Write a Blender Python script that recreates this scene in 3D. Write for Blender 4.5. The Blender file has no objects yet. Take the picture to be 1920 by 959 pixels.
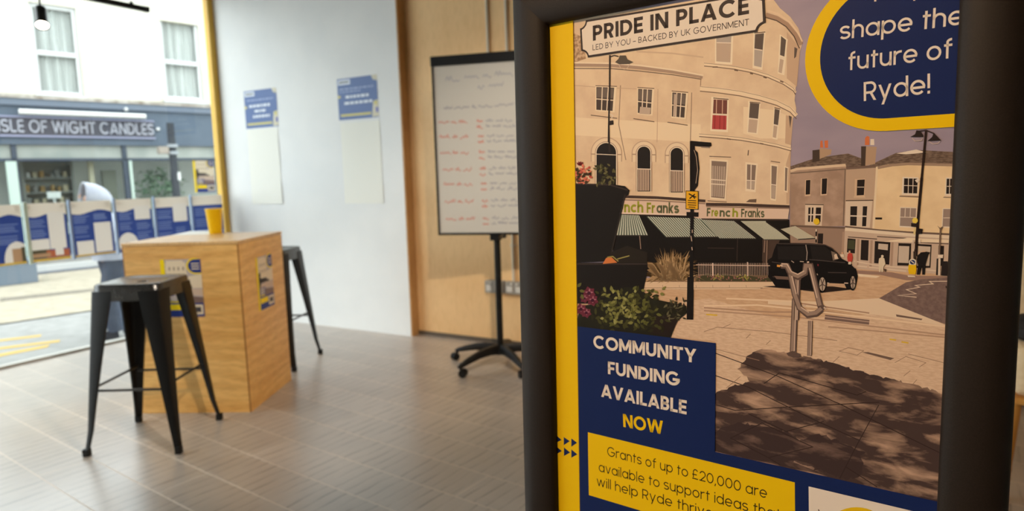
import bpy, bmesh, math, random
from mathutils import Vector, Matrix
random.seed(7)
SC = bpy.context.scene
COL = SC.collection
PI = math.pi

# ---------------------------------------------------------------- camera, world, lights, exposure
EYE = Vector((0.0, 0.0, 1.20))
FPX = 1246.1
CR = Vector((0.8666, 0.4981, -0.0290))       # camera right
CD = Vector((0.0355, -0.1196, -0.9922))      # camera down
CF = Vector((-0.4977, 0.8588, -0.1215))      # camera forward
CF.normalize(); CR = (CR - CF*CR.dot(CF)).normalized(); CD = CF.cross(CR)
cam_d = bpy.data.cameras.new('camera'); cam = bpy.data.objects.new('camera', cam_d); COL.objects.link(cam)
cam.matrix_world = Matrix(((CR.x, -CD.x, -CF.x, EYE.x), (CR.y, -CD.y, -CF.y, EYE.y), (CR.z, -CD.z, -CF.z, EYE.z), (0, 0, 0, 1)))
cam_d.sensor_width = 36; cam_d.lens = FPX/1920*36
cam_d.clip_start = 0.01; cam_d.clip_end = 200
cam_d.dof.use_dof = True; cam_d.dof.focus_distance = 0.64; cam_d.dof.aperture_fstop = 6.6
SC.camera = cam
SC.view_settings.view_transform = 'Standard'; SC.view_settings.look = 'None'
SC.view_settings.gamma = 1; SC.view_settings.use_curve_mapping = False
SC.view_settings.exposure = 0.0
try:
    SC.cycles.max_bounces = 8; SC.cycles.diffuse_bounces = 5; SC.cycles.glossy_bounces = 4
    SC.cycles.transparent_max_bounces = 12
    SC.cycles.use_denoising = True
    SC.cycles.sample_clamp_indirect = 6
except Exception: pass

SKY = 5.4
wd = bpy.data.worlds.new('overcast_sky'); SC.world = wd; wd.use_nodes = True
bg = wd.node_tree.nodes['Background']; bg.inputs[0].default_value = (0.90, 0.96, 1.0, 1); bg.inputs[1].default_value = SKY

def light(name, kind, loc, energy, color, aim=None, parent=None, **kw):
    d = bpy.data.lights.new(name, kind); d.energy = energy; d.color = color
    for k, v in kw.items(): setattr(d, k, v)
    o = bpy.data.objects.new(name, d); COL.objects.link(o); o.location = loc
    if aim is not None:
        o.rotation_euler = (Vector(aim) - Vector(loc)).to_track_quat('-Z', 'Y').to_euler()
    return o
WARM = (1.0, 0.66, 0.38)
NEUT = (1.0, 0.86, 0.70)
GX = -5.18          # glass plane
# unseen track spotlights added to light poster, plywood, box and chair (their fittings are built further down at the same places)
UNSEEN_SPOTS = [  # location, aim, power, blend, size(deg), colour
    ((-1.05, -0.95, 2.38), (-0.06, 0.68, 0.90), 112, 0.9, 46, WARM),
    ((-0.35, 0.95, 2.38), (-1.85, 3.9, .65), 225, 0.9, 58, NEUT),
    ((-0.35, 1.2, 2.38), (-3.1, 2.3, 0.3), 205, 1.0, 52, NEUT),  # added to brighten the front and side of the box table
    ((1.25, 0.95, 2.38), (0.9, 3.4, 0.6), 50, 1.0, 70, WARM),
]

# ---------------------------------------------------------------- helpers
def ray(x, y):
    return CR*((x-960)/FPX) + CD*((y-479.5)/FPX) + CF
def on_z(x, y, z=0.0):
    d = ray(x, y); return EYE + d*((z-EYE.z)/d.z)
def on_x(x, y, X):
    d = ray(x, y); return EYE + d*(X/d.x)
def on_y(x, y, Y):
    d = ray(x, y); return EYE + d*(Y/d.y)
def on_plane(x, y, q, n):
    d = ray(x, y); return EYE + d*((q-EYE).dot(n)/d.dot(n))

def lin(c):
    c = c/255.0
    return c/12.92 if c <= 0.04045 else ((c+0.055)/1.055)**2.4
OUT = 0.51          # the street's surfaces are darker than they photograph: the sky outside is far brighter than the room
def orgb(r, g, b): return rgb(r, g, b, OUT)
def rgb(r, g, b, k=1.0): return (min(1, lin(r)*k), min(1, lin(g)*k), min(1, lin(b)*k), 1)

MATS = {}
SPEC_K = 1.0          # gloss multiplier: the street's surfaces are matt
def mat(name, color, rough=0.6, spec=0.4, metal=0.0, emit=None, estr=0.0):
    if name in MATS: return MATS[name]
    m = bpy.data.materials.new(name); m.use_nodes = True
    b = m.node_tree.nodes['Principled BSDF']
    b.inputs['Base Color'].default_value = color
    b.inputs['Roughness'].default_value = rough
    b.inputs['Specular IOR Level'].default_value = spec*SPEC_K
    b.inputs['Metallic'].default_value = metal
    if emit:
        b.inputs['Emission Color'].default_value = emit; b.inputs['Emission Strength'].default_value = estr
    MATS[name] = m; return m
def nodes_of(m):
    nt = m.node_tree; return nt, nt.nodes, nt.links, nt.nodes['Principled BSDF']
def ramp(nt, fac, stops):
    r = nt.nodes.new('ShaderNodeValToRGB'); e = r.color_ramp.elements
    while len(e) < len(stops): e.new(0.5)
    for i, (p, c) in enumerate(stops): e[i].position = p; e[i].color = c
    nt.links.new(fac, r.inputs[0]); return r.outputs[0]
def mapped(nt, scale=(1, 1, 1), rot=(0, 0, 0), loc=(0, 0, 0), kind='Object'):
    tc = nt.nodes.new('ShaderNodeTexCoord'); mp = nt.nodes.new('ShaderNodeMapping')
    nt.links.new(tc.outputs[kind], mp.inputs[0])
    mp.inputs['Scale'].default_value = scale; mp.inputs['Rotation'].default_value = rot; mp.inputs['Location'].default_value = loc
    return mp.outputs[0]
def noise(nt, vec, scale, detail=3, rough=0.5, dist=0.0):
    n = nt.nodes.new('ShaderNodeTexNoise'); n.inputs['Scale'].default_value = scale
    n.inputs['Detail'].default_value = detail; n.inputs['Roughness'].default_value = rough; n.inputs['Distortion'].default_value = dist
    nt.links.new(vec, n.inputs['Vector']); return n.outputs['Fac']
def mixc(nt, fac, a, b, mode='MIX'):
    m = nt.nodes.new('ShaderNodeMix'); m.data_type = 'RGBA'; m.blend_type = mode
    for s, v in ((0, fac), (6, a), (7, b)):
        if hasattr(v, 'is_output'): nt.links.new(v, m.inputs[s])
        elif s == 0: m.inputs[0].default_value = v
        else: m.inputs[s].default_value = v
    return m.outputs[2]
def bump(nt, height, strength, dist, bsdf):
    b = nt.nodes.new('ShaderNodeBump'); b.inputs['Strength'].default_value = strength; b.inputs['Distance'].default_value = dist
    nt.links.new(height, b.inputs['Height']); nt.links.new(b.outputs[0], bsdf.inputs['Normal'])
def noisy(name, c1, c2, scale=8, rough=0.6, spec=0.4, stretch=(1, 1, 1), detail=3, lo=0.35, hi=0.65, bmp=0.0):
    if name in MATS: return MATS[name]
    m = mat(name, c1, rough, spec); nt, N, L, b = nodes_of(m)
    f = noise(nt, mapped(nt, stretch), scale, detail)
    L.new(ramp(nt, f, [(lo, c1), (hi, c2)]), b.inputs['Base Color'])
    if bmp: bump(nt, f, bmp, 0.01, b)
    return m

WORLD = {}     # object name -> Matrix of its frame
def frame(o): return WORLD.get(o.name, Matrix.Identity(4)) if o else Matrix.Identity(4)
def thing(name, label, cat, loc=(0, 0, 0), rz=0.0, group=None):
    o = bpy.data.objects.new(name, None); COL.objects.link(o); o.empty_display_size = 0.1
    o.location = loc; o.rotation_euler = (0, 0, rz)
    WORLD[o.name] = Matrix.Translation(Vector(loc)) @ Matrix.Rotation(rz, 4, 'Z')
    return tag(o, label, cat, group)
def tag(o, label, cat, group=None):
    o['label'] = label; o['category'] = cat
    if group: o['group'] = group
    return o
def struct(o):
    o['kind'] = 'structure'; return o

class B:
    def __init__(s): s.v = []; s.f = []; s.m = []
    def add(s, vs, fs, mi=0):
        k = len(s.v); s.v += [tuple(p) for p in vs]
        for f in fs: s.f.append([i+k for i in f]); s.m.append(mi)
        return s
    def box(s, c, size, rz=0.0, mi=0):
        x, y, z = size[0]/2, size[1]/2, size[2]/2; R = Matrix.Rotation(rz, 3, 'Z'); c = Vector(c)
        vs = [c + R @ Vector((a*x, b*y, d*z)) for d in (-1, 1) for a, b in ((-1, -1), (1, -1), (1, 1), (-1, 1))]
        return s.add(vs, [(3, 2, 1, 0), (4, 5, 6, 7), (0, 1, 5, 4), (1, 2, 6, 5), (2, 3, 7, 6), (3, 0, 4, 7)], mi)
    def span(s, a, b, mi=0):
        return s.box([(a[i]+b[i])/2 for i in range(3)], [abs(b[i]-a[i]) for i in range(3)], 0, mi)
    def prism(s, loop, off, mi=0):          # loop of 3-D points extruded by vector off
        n = len(loop); off = Vector(off); lo = [Vector(p) for p in loop]
        vs = lo + [p+off for p in lo]
        return s.add(vs, [list(range(n))[::-1], list(range(n, 2*n))] + [(i, (i+1) % n, n+(i+1) % n, n+i) for i in range(n)], mi)
    def cone(s, p0, p1, r0, r1, n=16, mi=0, cap=True):
        p0, p1 = Vector(p0), Vector(p1); d = (p1-p0).normalized()
        a = d.orthogonal().normalized(); b = d.cross(a)
        vs = [p0 + (a*math.cos(2*PI*i/n) + b*math.sin(2*PI*i/n))*r0 for i in range(n)] + \
             [p1 + (a*math.cos(2*PI*i/n) + b*math.sin(2*PI*i/n))*r1 for i in range(n)]
        fs = [(i, (i+1) % n, n+(i+1) % n, n+i) for i in range(n)]
        if cap: fs += [list(range(n))[::-1], list(range(n, 2*n))]
        return s.add(vs, fs, mi)
    def tube(s, pts, r, n=10, mi=0):
        pts = [Vector(p) for p in pts]; rs = r if isinstance(r, (list, tuple)) else [r]*len(pts)
        vs = []; up = None
        for i, p in enumerate(pts):
            d = (pts[min(i+1, len(pts)-1)] - pts[max(i-1, 0)]).normalized()
            a = (up - d*up.dot(d)).normalized() if up is not None else d.orthogonal().normalized()
            up = a; b = d.cross(a)
            vs += [p + (a*math.cos(2*PI*k/n) + b*math.sin(2*PI*k/n))*rs[i] for k in range(n)]
        fs = [(i*n+k, i*n+(k+1) % n, (i+1)*n+(k+1) % n, (i+1)*n+k) for i in range(len(pts)-1) for k in range(n)]
        fs += [list(range(n))[::-1], list(range((len(pts)-1)*n, len(pts)*n))]
        return s.add(vs, fs, mi)
    def lathe(s, c, prof, n=28, mi=0, close=False):
        c = Vector(c); vs = []
        for r, z in prof: vs += [c + Vector((r*math.cos(2*PI*k/n), r*math.sin(2*PI*k/n), z)) for k in range(n)]
        fs = [(i*n+k, i*n+(k+1) % n, (i+1)*n+(k+1) % n, (i+1)*n+k) for i in range(len(prof)-1) for k in range(n)]
        if close: fs += [list(range(n))[::-1], list(range((len(prof)-1)*n, len(prof)*n))]
        return s.add(vs, fs, mi)
    def loft(s, rings, mi=0, cap=True):
        n = len(rings[0]); vs = [p for r in rings for p in r]
        fs = [(i*n+k, i*n+(k+1) % n, (i+1)*n+(k+1) % n, (i+1)*n+k) for i in range(len(rings)-1) for k in range(n)]
        if cap: fs += [list(range(n))[::-1], list(range((len(rings)-1)*n, len(rings)*n))]
        return s.add(vs, fs, mi)
    def build(s, name, mats, parent=None, world=False, smooth=False, bevel=0.0, segs=2):
        me = bpy.data.meshes.new(name); vs = s.v
        if world and parent is not None:
            inv = frame(parent).inverted(); vs = [inv @ Vector(p) for p in vs]
        me.from_pydata([tuple(p) for p in vs], [], s.f)
        if not isinstance(mats, (list, tuple)): mats = [mats]
        for m in mats: me.materials.append(m)
        for p, mi in zip(me.polygons, s.m): p.material_index = mi; p.use_smooth = smooth
        me.update()
        o = bpy.data.objects.new(name, me); COL.objects.link(o)
        if parent is not None: o.parent = parent; WORLD[o.name] = frame(parent)
        if bevel:
            md = o.modifiers.new('bevel', 'BEVEL'); md.width = bevel; md.segments = segs; md.limit_method = 'ANGLE'; md.angle_limit = math.radians(40)
        if smooth and not bevel:
            bm = bmesh.new(); bm.from_mesh(me); 
            for e in bm.edges:
                if len(e.link_faces) == 2 and e.calc_face_angle(0) > math.radians(42): e.smooth = False
            bm.to_mesh(me); bm.free()
        return o
def dup(root, loc, rz, label=None):
    r = root.copy(); COL.objects.link(r); r.location = loc; r.rotation_euler = (0, 0, rz)
    if label: r['label'] = label
    for ch in list(root.children):
        c = ch.copy(); COL.objects.link(c); c.parent = r
        for g in list(ch.children):
            d = g.copy(); COL.objects.link(d); d.parent = c
    return r

# ---------------------------------------------------------------- a plain geometric stroke alphabet (printed and raised lettering)
CAP, XH, ASC, DSC = 0.70, 0.53, 0.735, -0.20
def ribbon(pts, w):
    pts = [Vector((p[0], p[1])) for p in pts]; L = []; R = []
    n = len(pts); closed = (pts[0]-pts[-1]).length < 1e-6
    for i in range(n):
        a = pts[i-1] if i > 0 else (pts[n-2] if closed else None)
        b = pts[i+1] if i < n-1 else (pts[1] if closed else None)
        d1 = (pts[i]-a).normalized() if a is not None else None
        d2 = (b-pts[i]).normalized() if b is not None else None
        d1 = d1 if d1 is not None else d2; d2 = d2 if d2 is not None else d1
        n1 = Vector((-d1.y, d1.x)); n2 = Vector((-d2.y, d2.x)); m = (n1+n2)
        m = m.normalized() if m.length > 1e-6 else n1
        k = w/2/max(0.35, m.dot(n1)); L.append(pts[i]+m*k); R.append(pts[i]-m*k)
    return [[L[i], L[i+1], R[i+1], R[i]] for i in range(n-1)]
def arcp(cx, cy, rx, ry, a0, a1, n=18):
    return [(cx+rx*math.cos(math.radians(a0+(a1-a0)*i/n)), cy+ry*math.sin(math.radians(a0+(a1-a0)*i/n))) for i in range(n+1)]
def glyph(ch, w):
    h = w/2; P = []; C = CAP; X = XH
    def V(x, y0, y1): P.append([(x-h, y0), (x+h, y0), (x+h, y1), (x-h, y1)])
    def Hb(y, x0, x1): P.append([(x0, y-h), (x1, y-h), (x1, y+h), (x0, y+h)])
    def A(cx, cy, rx, ry, a0, a1): P.extend(ribbon(arcp(cx, cy, rx, ry, a0, a1), w))
    def D(x0, y0, x1, y1):
        dy = abs(y1-y0); q = h*math.hypot(x1-x0, dy)/dy
        P.append([(x0-q, y0), (x0+q, y0), (x1+q, y1), (x1-q, y1)])
    def dq(dx, dy): return h*math.hypot(dx, dy)/dy
    r = X/2-h
    if ch == ' ': return [], 0.26
    elif ch in 'IJ': V(h, 0, C); W = w
    elif ch == 'L': V(h, 0, C); Hb(h, 0, .40); W = .40
    elif ch == 'E': V(h, 0, C); Hb(h, 0, .42); Hb(C/2, 0, .39); Hb(C-h, 0, .42); W = .42
    elif ch == 'F': V(h, 0, C); Hb(C/2-.02, 0, .37); Hb(C-h, 0, .41); W = .41
    elif ch == 'T': V(.25, 0, C); Hb(C-h, 0, .50); W = .50
    elif ch == 'H': V(h, 0, C); V(.56-h, 0, C); Hb(C/2, 0, .56); W = .56
    elif ch in 'PR':
        r2 = (C-.29-h+h-w)/2+h*0.4; cy = C-h-r2
        V(h, 0, C); Hb(C-h, h, .25); Hb(cy-r2, h, .25); A(.25, cy, r2, r2, 90, -90); W = .25+r2+h
        if ch == 'R': D(W-dq(.2, .3)+.0, 0, .26, cy-r2); W += .01
    elif ch == 'B':
        V(h, 0, C); r1 = (C/2-h)/2; r2 = r1
        for cy, x in ((h+r1, .26), (C-h-r2, .24)):
            Hb(cy-r1, h, x); Hb(cy+r1, h, x); A(x, cy, r1, r1, 90, -90)
        W = .26+r1+h
    elif ch == 'D': V(h, 0, C); Hb(C-h, h, .22); Hb(h, h, .22); A(.22, C/2, .36-h, C/2-h, 90, -90); W = .58
    elif ch == 'O': A(.37, C/2, .37-h, .365-h, 0, 360); W = .74
    elif ch == 'C': A(.37, C/2, .37-h, .365-h, 42, 318); W = .68
    elif ch == 'G': A(.37, C/2, .37-h, .365-h, 42, 352); Hb(C/2-h*.6, .36, .72); W = .73
    elif ch == 'S':
        r1 = (C-w)/4
        A(.25, C-h-r1, .225-h*.4, r1, 25, 268); A(.25, h+r1, .235-h*.4, r1, 92, -155); W = .50
    elif ch == 'U': V(h, .25, C); V(.56-h, .25, C); A(.28, .28, .28-h, .28-h, 180, 360); V(h, .25, .3); W = .56
    elif ch == 'N': q = dq(.3, C); V(h, 0, C); V(.58-h, 0, C); D(q, C, .58-q, 0); W = .58
    elif ch == 'M': q = dq(.2, C); V(h, 0, C); V(.70-h, 0, C); D(q, C, .35, .1); D(.70-q, C, .35, .1); W = .70
    elif ch == 'A': q = dq(.28, C); D(q, 0, .33, C); D(.66-q, 0, .33, C); Hb(.19, .14, .52); W = .66
    elif ch == 'V': q = dq(.28, C); D(.32, 0, q, C); D(.32, 0, .64-q, C); W = .64
    elif ch == 'W':
        q = dq(.18, C); D(.25, 0, q, C); D(.25, 0, .46, C); D(.68, 0, .46, C); D(.68, 0, .93-q, C); W = .93
    elif ch == 'Y': V(.31, 0, .33); q = dq(.26, .4); D(.31, .28, q, C); D(.31, .28, .62-q, C); W = .62
    elif ch == 'K': V(h, 0, C); q = dq(.3, .4); D(h+.05, .24, .56-q, C); D(.56-q, 0, .2, .36); W = .57
    elif ch == 'X': q = dq(.4, C); D(q, 0, .58-q, C); D(.58-q, 0, q, C); W = .58
    elif ch == 'Z': Hb(C-h, 0, .5); Hb(h, 0, .5); D(.09, h, .41, C-h); W = .5
    elif ch == 'o': A(X/2, X/2, r, r, 0, 360); W = X
    elif ch == 'a': A(X/2, X/2, r, r, 0, 360); V(X-h, 0, X); W = X
    elif ch == 'b': A(X/2, X/2, r, r, 0, 360); V(h, 0, ASC); W = X
    elif ch == 'd': A(X/2, X/2, r, r, 0, 360); V(X-h, 0, ASC); W = X
    elif ch == 'p': A(X/2, X/2, r, r, 0, 360); V(h, DSC, X); W = X
    elif ch == 'q': A(X/2, X/2, r, r, 0, 360); V(X-h, DSC, X); W = X
    elif ch == 'g': A(X/2, X/2, r, r, 0, 360); V(X-h, 0, X); A(X/2, -.0, r, .2-h, 0, -150); W = X
    elif ch == 'c': A(X/2, X/2, r, r, 45, 315); W = X*.88
    elif ch == 'e': A(X/2, X/2, r, r, 0, 318); Hb(X/2-h*.2, h, X-h*.3); W = X
    elif ch in 'nhmr':
        V(h, 0, ASC if ch == 'h' else X)
        if ch == 'r': A(.27, X-h-.17, .27-h, .17, 180, 80); W = .30
        else:
            rn = .225-h*.9; k = 2 if ch == 'm' else 1; x = h
            for i in range(k):
                A(x+rn, X-h-rn, rn, rn, 180, 0); x += 2*rn; V(x, 0, X-h-rn)
            W = x+h
    elif ch == 'u': rn = .225-h*.9; V(h, h+rn, X); A(h+rn, h+rn, rn, rn, 180, 360); V(h+2*rn, 0, X); W = 2*h+2*rn
    elif ch == 't': V(.14, 0, X+.14); Hb(X-h, .02, .30); W = .30
    elif ch == 'f': V(.14, 0, ASC-.14); A(.28, ASC-.14, .14, .14-h, 180, 85); Hb(X-h, .02, .31); W = .31
    elif ch == 'l': V(h, 0, ASC); W = w
    elif ch in 'ij': V(h, 0, X); V(h, X+.10, X+.10+w*1.15); W = w
    elif ch == 'k': V(h, 0, ASC); q = dq(.25, .3); D(h+.03, .18, .46-q, X); D(.46-q, 0, .17, .29); W = .47
    elif ch == 's':
        r1 = (X-w)/4; A(.2, X-h-r1, .185-h*.5, r1, 25, 268); A(.2, h+r1, .195-h*.5, r1, 92, -155); W = .40
    elif ch == 'v': q = dq(.2, X); D(.24, 0, q, X); D(.24, 0, .48-q, X); W = .48
    elif ch == 'w': q = dq(.15, X); D(.2, 0, q, X); D(.2, 0, .36, X); D(.52, 0, .36, X); D(.52, 0, .72-q, X); W = .72
    elif ch == 'y': q = dq(.2, X); D(.24, 0, q, X); D(.155, DSC, .48-q, X); W = .48
    elif ch == '0': A(.27, C/2, .27-h, C/2-h, 0, 360); W = .54
    elif ch == '2': A(.25, C-.24, .24-h, .24-h, 170, -35); D(.1, h, .40, C-.36); Hb(h, 0, .48); W = .48
    elif ch == '1': V(.2, 0, C); Hb(C-h, .04, .2); W = .25
    elif ch == '!': V(h, .19, C); V(h, 0, w*1.15); W = w
    elif ch == ',': D(h, -.1, h+.04, w); W = w+.03
    elif ch == '.': V(h, 0, w); W = w
    elif ch == '-': Hb(.27, 0, .42); W = .42
    elif ch == '#': A(.25, C-.2, .2-h, .2-h, 20, 180); V(.05+h, .1, C-.2); Hb(h, 0, .46); Hb(.32, 0, .36); W = .48     # pound sign
    else: raise ValueError(ch)
    return P, W
def text_polys(s, w=0.1, gap=0.085):
    out = []; x = 0.0
    for i, ch in enumerate(s):
        P, W = glyph(ch, w)
        out += [[(p[0]+x, p[1]) for p in q] for q in P]; x += W + (gap if ch != ' ' else 0.0)
    return out, x-gap

# ---------------------------------------------------------------- printed artwork on one flat sheet, in the sheet's own (u, v) metres
class Art:
    """Flat printed sheet: every coloured patch is a thin ink layer a hundredth of a millimetre above the last."""
    def __init__(s, to_uv, step=3e-6): s.b = B(); s.to = to_uv; s.mats = []; s.z = 0.0; s.step = step; s.idx = {}
    def mi(s, m):
        if m.name not in s.idx: s.idx[m.name] = len(s.mats); s.mats.append(m)
        return s.idx[m.name]
    def raw(s, m, polys):
        s.z += s.step; k = s.mi(m)
        for q in polys:
            a = sum(q[i][0]*q[(i+1) % len(q)][1]-q[(i+1) % len(q)][0]*q[i][1] for i in range(len(q)))
            if a < 0: q = q[::-1]
            s.b.add([(p[0], p[1], s.z) for p in q], [list(range(len(q)))], k)
    def poly(s, m, *polys): s.raw(m, [[s.to(*p) for p in q] for q in polys])
    def line(s, m, w, *lines):
        s.poly(m, *[q for L in lines for q in ribbon(L, w)])
    def text(s, m, t, pl, pr, cap, w=0.1, gap=0.085):
        polys, W = text_polys(t, w, gap)
        a = Vector(s.to(*pl)); b = Vector(s.to(*pr)); c = Vector(s.to(pl[0], pl[1]-cap)); e = b-a
        ex = e.normalized(); ey = Vector((-ex.y, ex.x)); hh = abs((c-a).dot(ey)); kx = e.length/W; ky = hh/CAP
        s.raw(m, [[tuple(a+ex*(p[0]*kx)+ey*(p[1]*ky)) for p in q] for q in polys])
def zz(ox, oy, k, *v):
    return [(ox+v[i]*k, oy+v[i+1]*k) for i in range(0, len(v), 2)]
def R1(*v): return zz(960, 0, .3338, *v)
def R2(*v): return zz(1440, 0, .3338, *v)
def R3(*v): return zz(1060, 240, .417, *v)
def R4(*v): return zz(1440, 240, .3753, *v)
def R5(*v): return zz(1000, 560, .4162, *v)
def R6(*v): return zz(1320, 560, .416, *v)
def Z3(*v): return zz(1080, 480, .1669, *v)
def Z4(*v): return zz(1180, 360, .2086, *v)
def Z5(*v): return zz(1430, 430, .146, *v)
def Z7(*v): return zz(1560, 400, .1669, *v)
def Z8(*v): return zz(1300, 0, .313, *v)
def lerp(a, b, t): return (a[0]+(b[0]-a[0])*t, a[1]+(b[1]-a[1])*t)
def bil(q, s, t): return lerp(lerp(q[0], q[1], s), lerp(q[3], q[2], s), t)      # q = tl, tr, br, bl

INK = {}
LAMP_TINT = (0.90, 0.76, 0.66)
INK_K = 1.0
def ink(r, g, b, rough=0.42):
    k = (r, g, b, INK_K)
    if k not in INK:
        c = [min(0.93, lin(v)/t*INK_K) for v, t in zip((r, g, b), LAMP_TINT)]
        INK[k] = mat('print_ink_%02x%02x%02x_%.2f' % k, (*c, 1), rough, 0.12)
    return INK[k]
def ink_noise(name, a, b, scale, stretch=(1, 1, 1), rot=0.0, lo=.4, hi=.6, detail=4, dist=0.0):
    if name in MATS: return MATS[name]
    f = lambda c: (*[min(0.93, lin(v)/t) for v, t in zip(c, LAMP_TINT)], 1)
    m = mat(name, f(a), .42, .12); nt, N, L, bs = nodes_of(m)
    n = noise(nt, mapped(nt, stretch, (0, 0, rot)), scale, detail, .55, dist)
    L.new(ramp(nt, n, [(lo, f(a)), (hi, f(b))]), bs.inputs['Base Color']); return m

def leaf(cx, cy, ang, L, W):
    c, s = math.cos(ang), math.sin(ang)
    return [(cx+c*x-s*y, cy+s*x+c*y) for x, y in ((0, 0), (L*.3, W*.5), (L*.65, W*.42), (L, 0), (L*.65, -W*.42), (L*.3, -W*.5))]
def ell(cx, cy, rx, ry, n=20, a0=0, a1=360):
    return arcp(cx, cy, rx, ry, a0, a1, n)

def street_picture(A):
    """The printed street photograph on the poster."""
    rnd = random.Random(3)
    sky = ink_noise('print_sky', (134, 116, 128), (168, 142, 146), 3, (1, 2.5, 1))
    cream = ink_noise('print_cream_render', (216, 176, 140), (226, 188, 150), 30)
    cream2 = ink(219, 179, 142); shade = ink(184, 144, 114); dark = ink(34, 24, 19); brown = ink(92, 68, 54)
    line = ink(150, 116, 92); glass = ink(96, 78, 68); glass_l = ink(176, 152, 134); white = ink(224, 194, 168)
    A.poly(sky, [(1070, 20), (1806, -70), (1765, 945), (1341, 847), (1341, 643), (1081, 612)])
    # --- far corner buildings on the right
    A.poly(ink_noise('print_roof_tiles', (92, 70, 57), (124, 97, 80), 260, (1, 3, 1)), R4(112, 192, 240, 150, 400, 128, 465, 152, 465, 200, 390, 200, 145, 215, 112, 220),
           R4(465, 200, 500, 190, 640, 125, 740, 110, 925, 120, 925, 190, 700, 182, 545, 200))
    A.poly(ink(72, 54, 44), R4(222, 112, 258, 108, 258, 166, 222, 172), R4(465, 92, 490, 92, 486, 190, 465, 192))
    A.poly(ink(176, 136, 106), R4(258, 100, 318, 108, 314, 132, 258, 156), R4(490, 92, 543, 95, 535, 180, 486, 190))
    A.poly(ink(206, 106, 60), R4(262, 66, 272, 62, 276, 100, 260, 98), R4(282, 64, 300, 62, 300, 100, 284, 100), R4(485, 50, 495, 40, 507, 44, 506, 86, 484, 86))
    A.poly(white, R4(512, 56, 530, 56, 531, 86, 511, 86), R4(640, 128, 740, 108, 790, 122, 740, 128, 690, 132))
    A.poly(ink_noise('print_shaded_wall', (158, 122, 100), (176, 138, 114), 60), R4(112, 222, 145, 212, 390, 185, 392, 206, 385, 492, 110, 492))
    A.poly(ink(186, 148, 120), R4(390, 206, 545, 192, 524, 505, 384, 492))
    A.poly(ink_noise('print_ochre_wall', (222, 180, 134), (231, 190, 144), 40), R4(545, 194, 600, 182, 700, 176, 925, 184, 905, 530, 524, 507))
    A.line(ink(214, 176, 142), 5, R4(112, 216, 145, 206, 388, 186)); A.line(ink(120, 94, 78), 2.2, R4(112, 228, 388, 206), R4(386, 205, 376, 490), R4(390, 206, 545, 196))
    A.line(ink(226, 190, 152), 4, R4(545, 192, 526, 505)); A.line(ink(158, 124, 100), 5, R4(548, 200, 620, 186, 700, 180, 925, 186))
    A.line(ink(112, 84, 70), 3, R4(390, 200, 470, 194, 545, 190))
    # windows of the far buildings
    dw = ink(40, 30, 27)
    A.poly(white, R4(672, 245, 752, 247, 748, 338, 668, 334), R4(888, 248, 925, 248, 922, 340, 884, 338), R4(660, 396, 744, 398, 740, 500, 656, 496), R4(872, 402, 918, 402, 915, 500, 868, 498))
    A.poly(ink(206, 166, 132), R4(434, 256, 486, 254, 482, 344, 432, 344), R4(186, 260, 214, 258, 212, 340, 184, 342), R4(264, 252, 298, 250, 294, 336, 262, 338))
    A.poly(dw, R4(190, 262, 212, 260, 210, 332, 188, 334), R4(270, 254, 296, 252, 292, 330, 268, 332), R4(446, 260, 484, 258, 479, 336, 443, 338),
           R4(680, 252, 748, 254, 745, 328, 678, 326), R4(893, 254, 922, 254, 920, 330, 890, 330))
    A.poly(ink(150, 122, 106), R4(663, 400, 740, 402, 736, 494, 659, 490), R4(876, 406, 915, 406, 912, 494, 872, 492))
    A.line(white, 1.2, R4(678, 288, 746, 290), R4(702, 253, 700, 327), R4(725, 254, 723, 328), R4(893, 292, 922, 292), R4(908, 254, 906, 330), R4(660, 446, 738, 448), R4(686, 402, 684, 446), R4(712, 402, 710, 446), R4(446, 296, 480, 296), R4(876, 450, 914, 450))
    A.line(ink(206, 166, 132), 2.6, R4(660, 338, 752, 342), R4(880, 344, 920, 346), R4(428, 346, 486, 346), R4(660, 342, 752, 346))
    A.line(brown, 1.2, R4(656, 342, 752, 346), R4(876, 347, 920, 349))
    A.poly(ink(212, 178, 150), R4(186, 378, 276, 380, 268, 490, 184, 486), R4(388, 364, 522, 362, 508, 500, 384, 494))
    A.poly(dw, R4(202, 398, 228, 398, 224, 470, 200, 470), R4(240, 398, 266, 398, 262, 470, 236, 470), R4(412, 392, 446, 392, 442, 490, 410, 488), R4(474, 392, 496, 392, 490, 492, 470, 492))
    A.line(white, 2.2, R4(202, 434, 266, 434), R4(412, 440, 492, 442), R4(216, 398, 213, 470)); A.line(brown, 2, R4(186, 382, 278, 384), R4(388, 364, 526, 362)); A.poly(dark, R4(536, 448, 570, 448, 570, 458, 536, 458))
    # the shopfront below
    A.poly(ink(196, 160, 134), R4(365, 500, 905, 530, 900, 745, 440, 712, 365, 650)); A.poly(ink(150, 116, 96), R4(110, 488, 385, 500, 365, 652, 110, 590))
    A.line(ink(108, 82, 68), 3.5, R4(385, 494, 560, 512, 700, 522, 905, 532), R4(112, 490, 384, 500)); A.line(ink(222, 190, 160), 6, R4(385, 506, 560, 522, 730, 536, 905, 546))
    A.line(ink(90, 68, 58), 1.8, R4(545, 543, 690, 552), R4(730, 572, 902, 580), R4(400, 545, 545, 556)); A.poly(ink(228, 194, 160), R4(575, 568, 700, 550, 905, 560, 902, 574, 720, 572))
    A.poly(dw, R4(398, 552, 438, 556, 434, 628, 394, 622), R4(466, 560, 504, 562, 500, 664, 462, 660), R4(534, 566, 612, 572, 606, 684, 530, 676), R4(652, 576, 716, 578, 712, 690, 646, 688), R4(748, 580, 818, 584, 812, 700, 742, 700), R4(852, 588, 880, 590, 876, 690, 850, 690), R4(250, 528, 276, 528, 274, 580, 248, 578))
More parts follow.
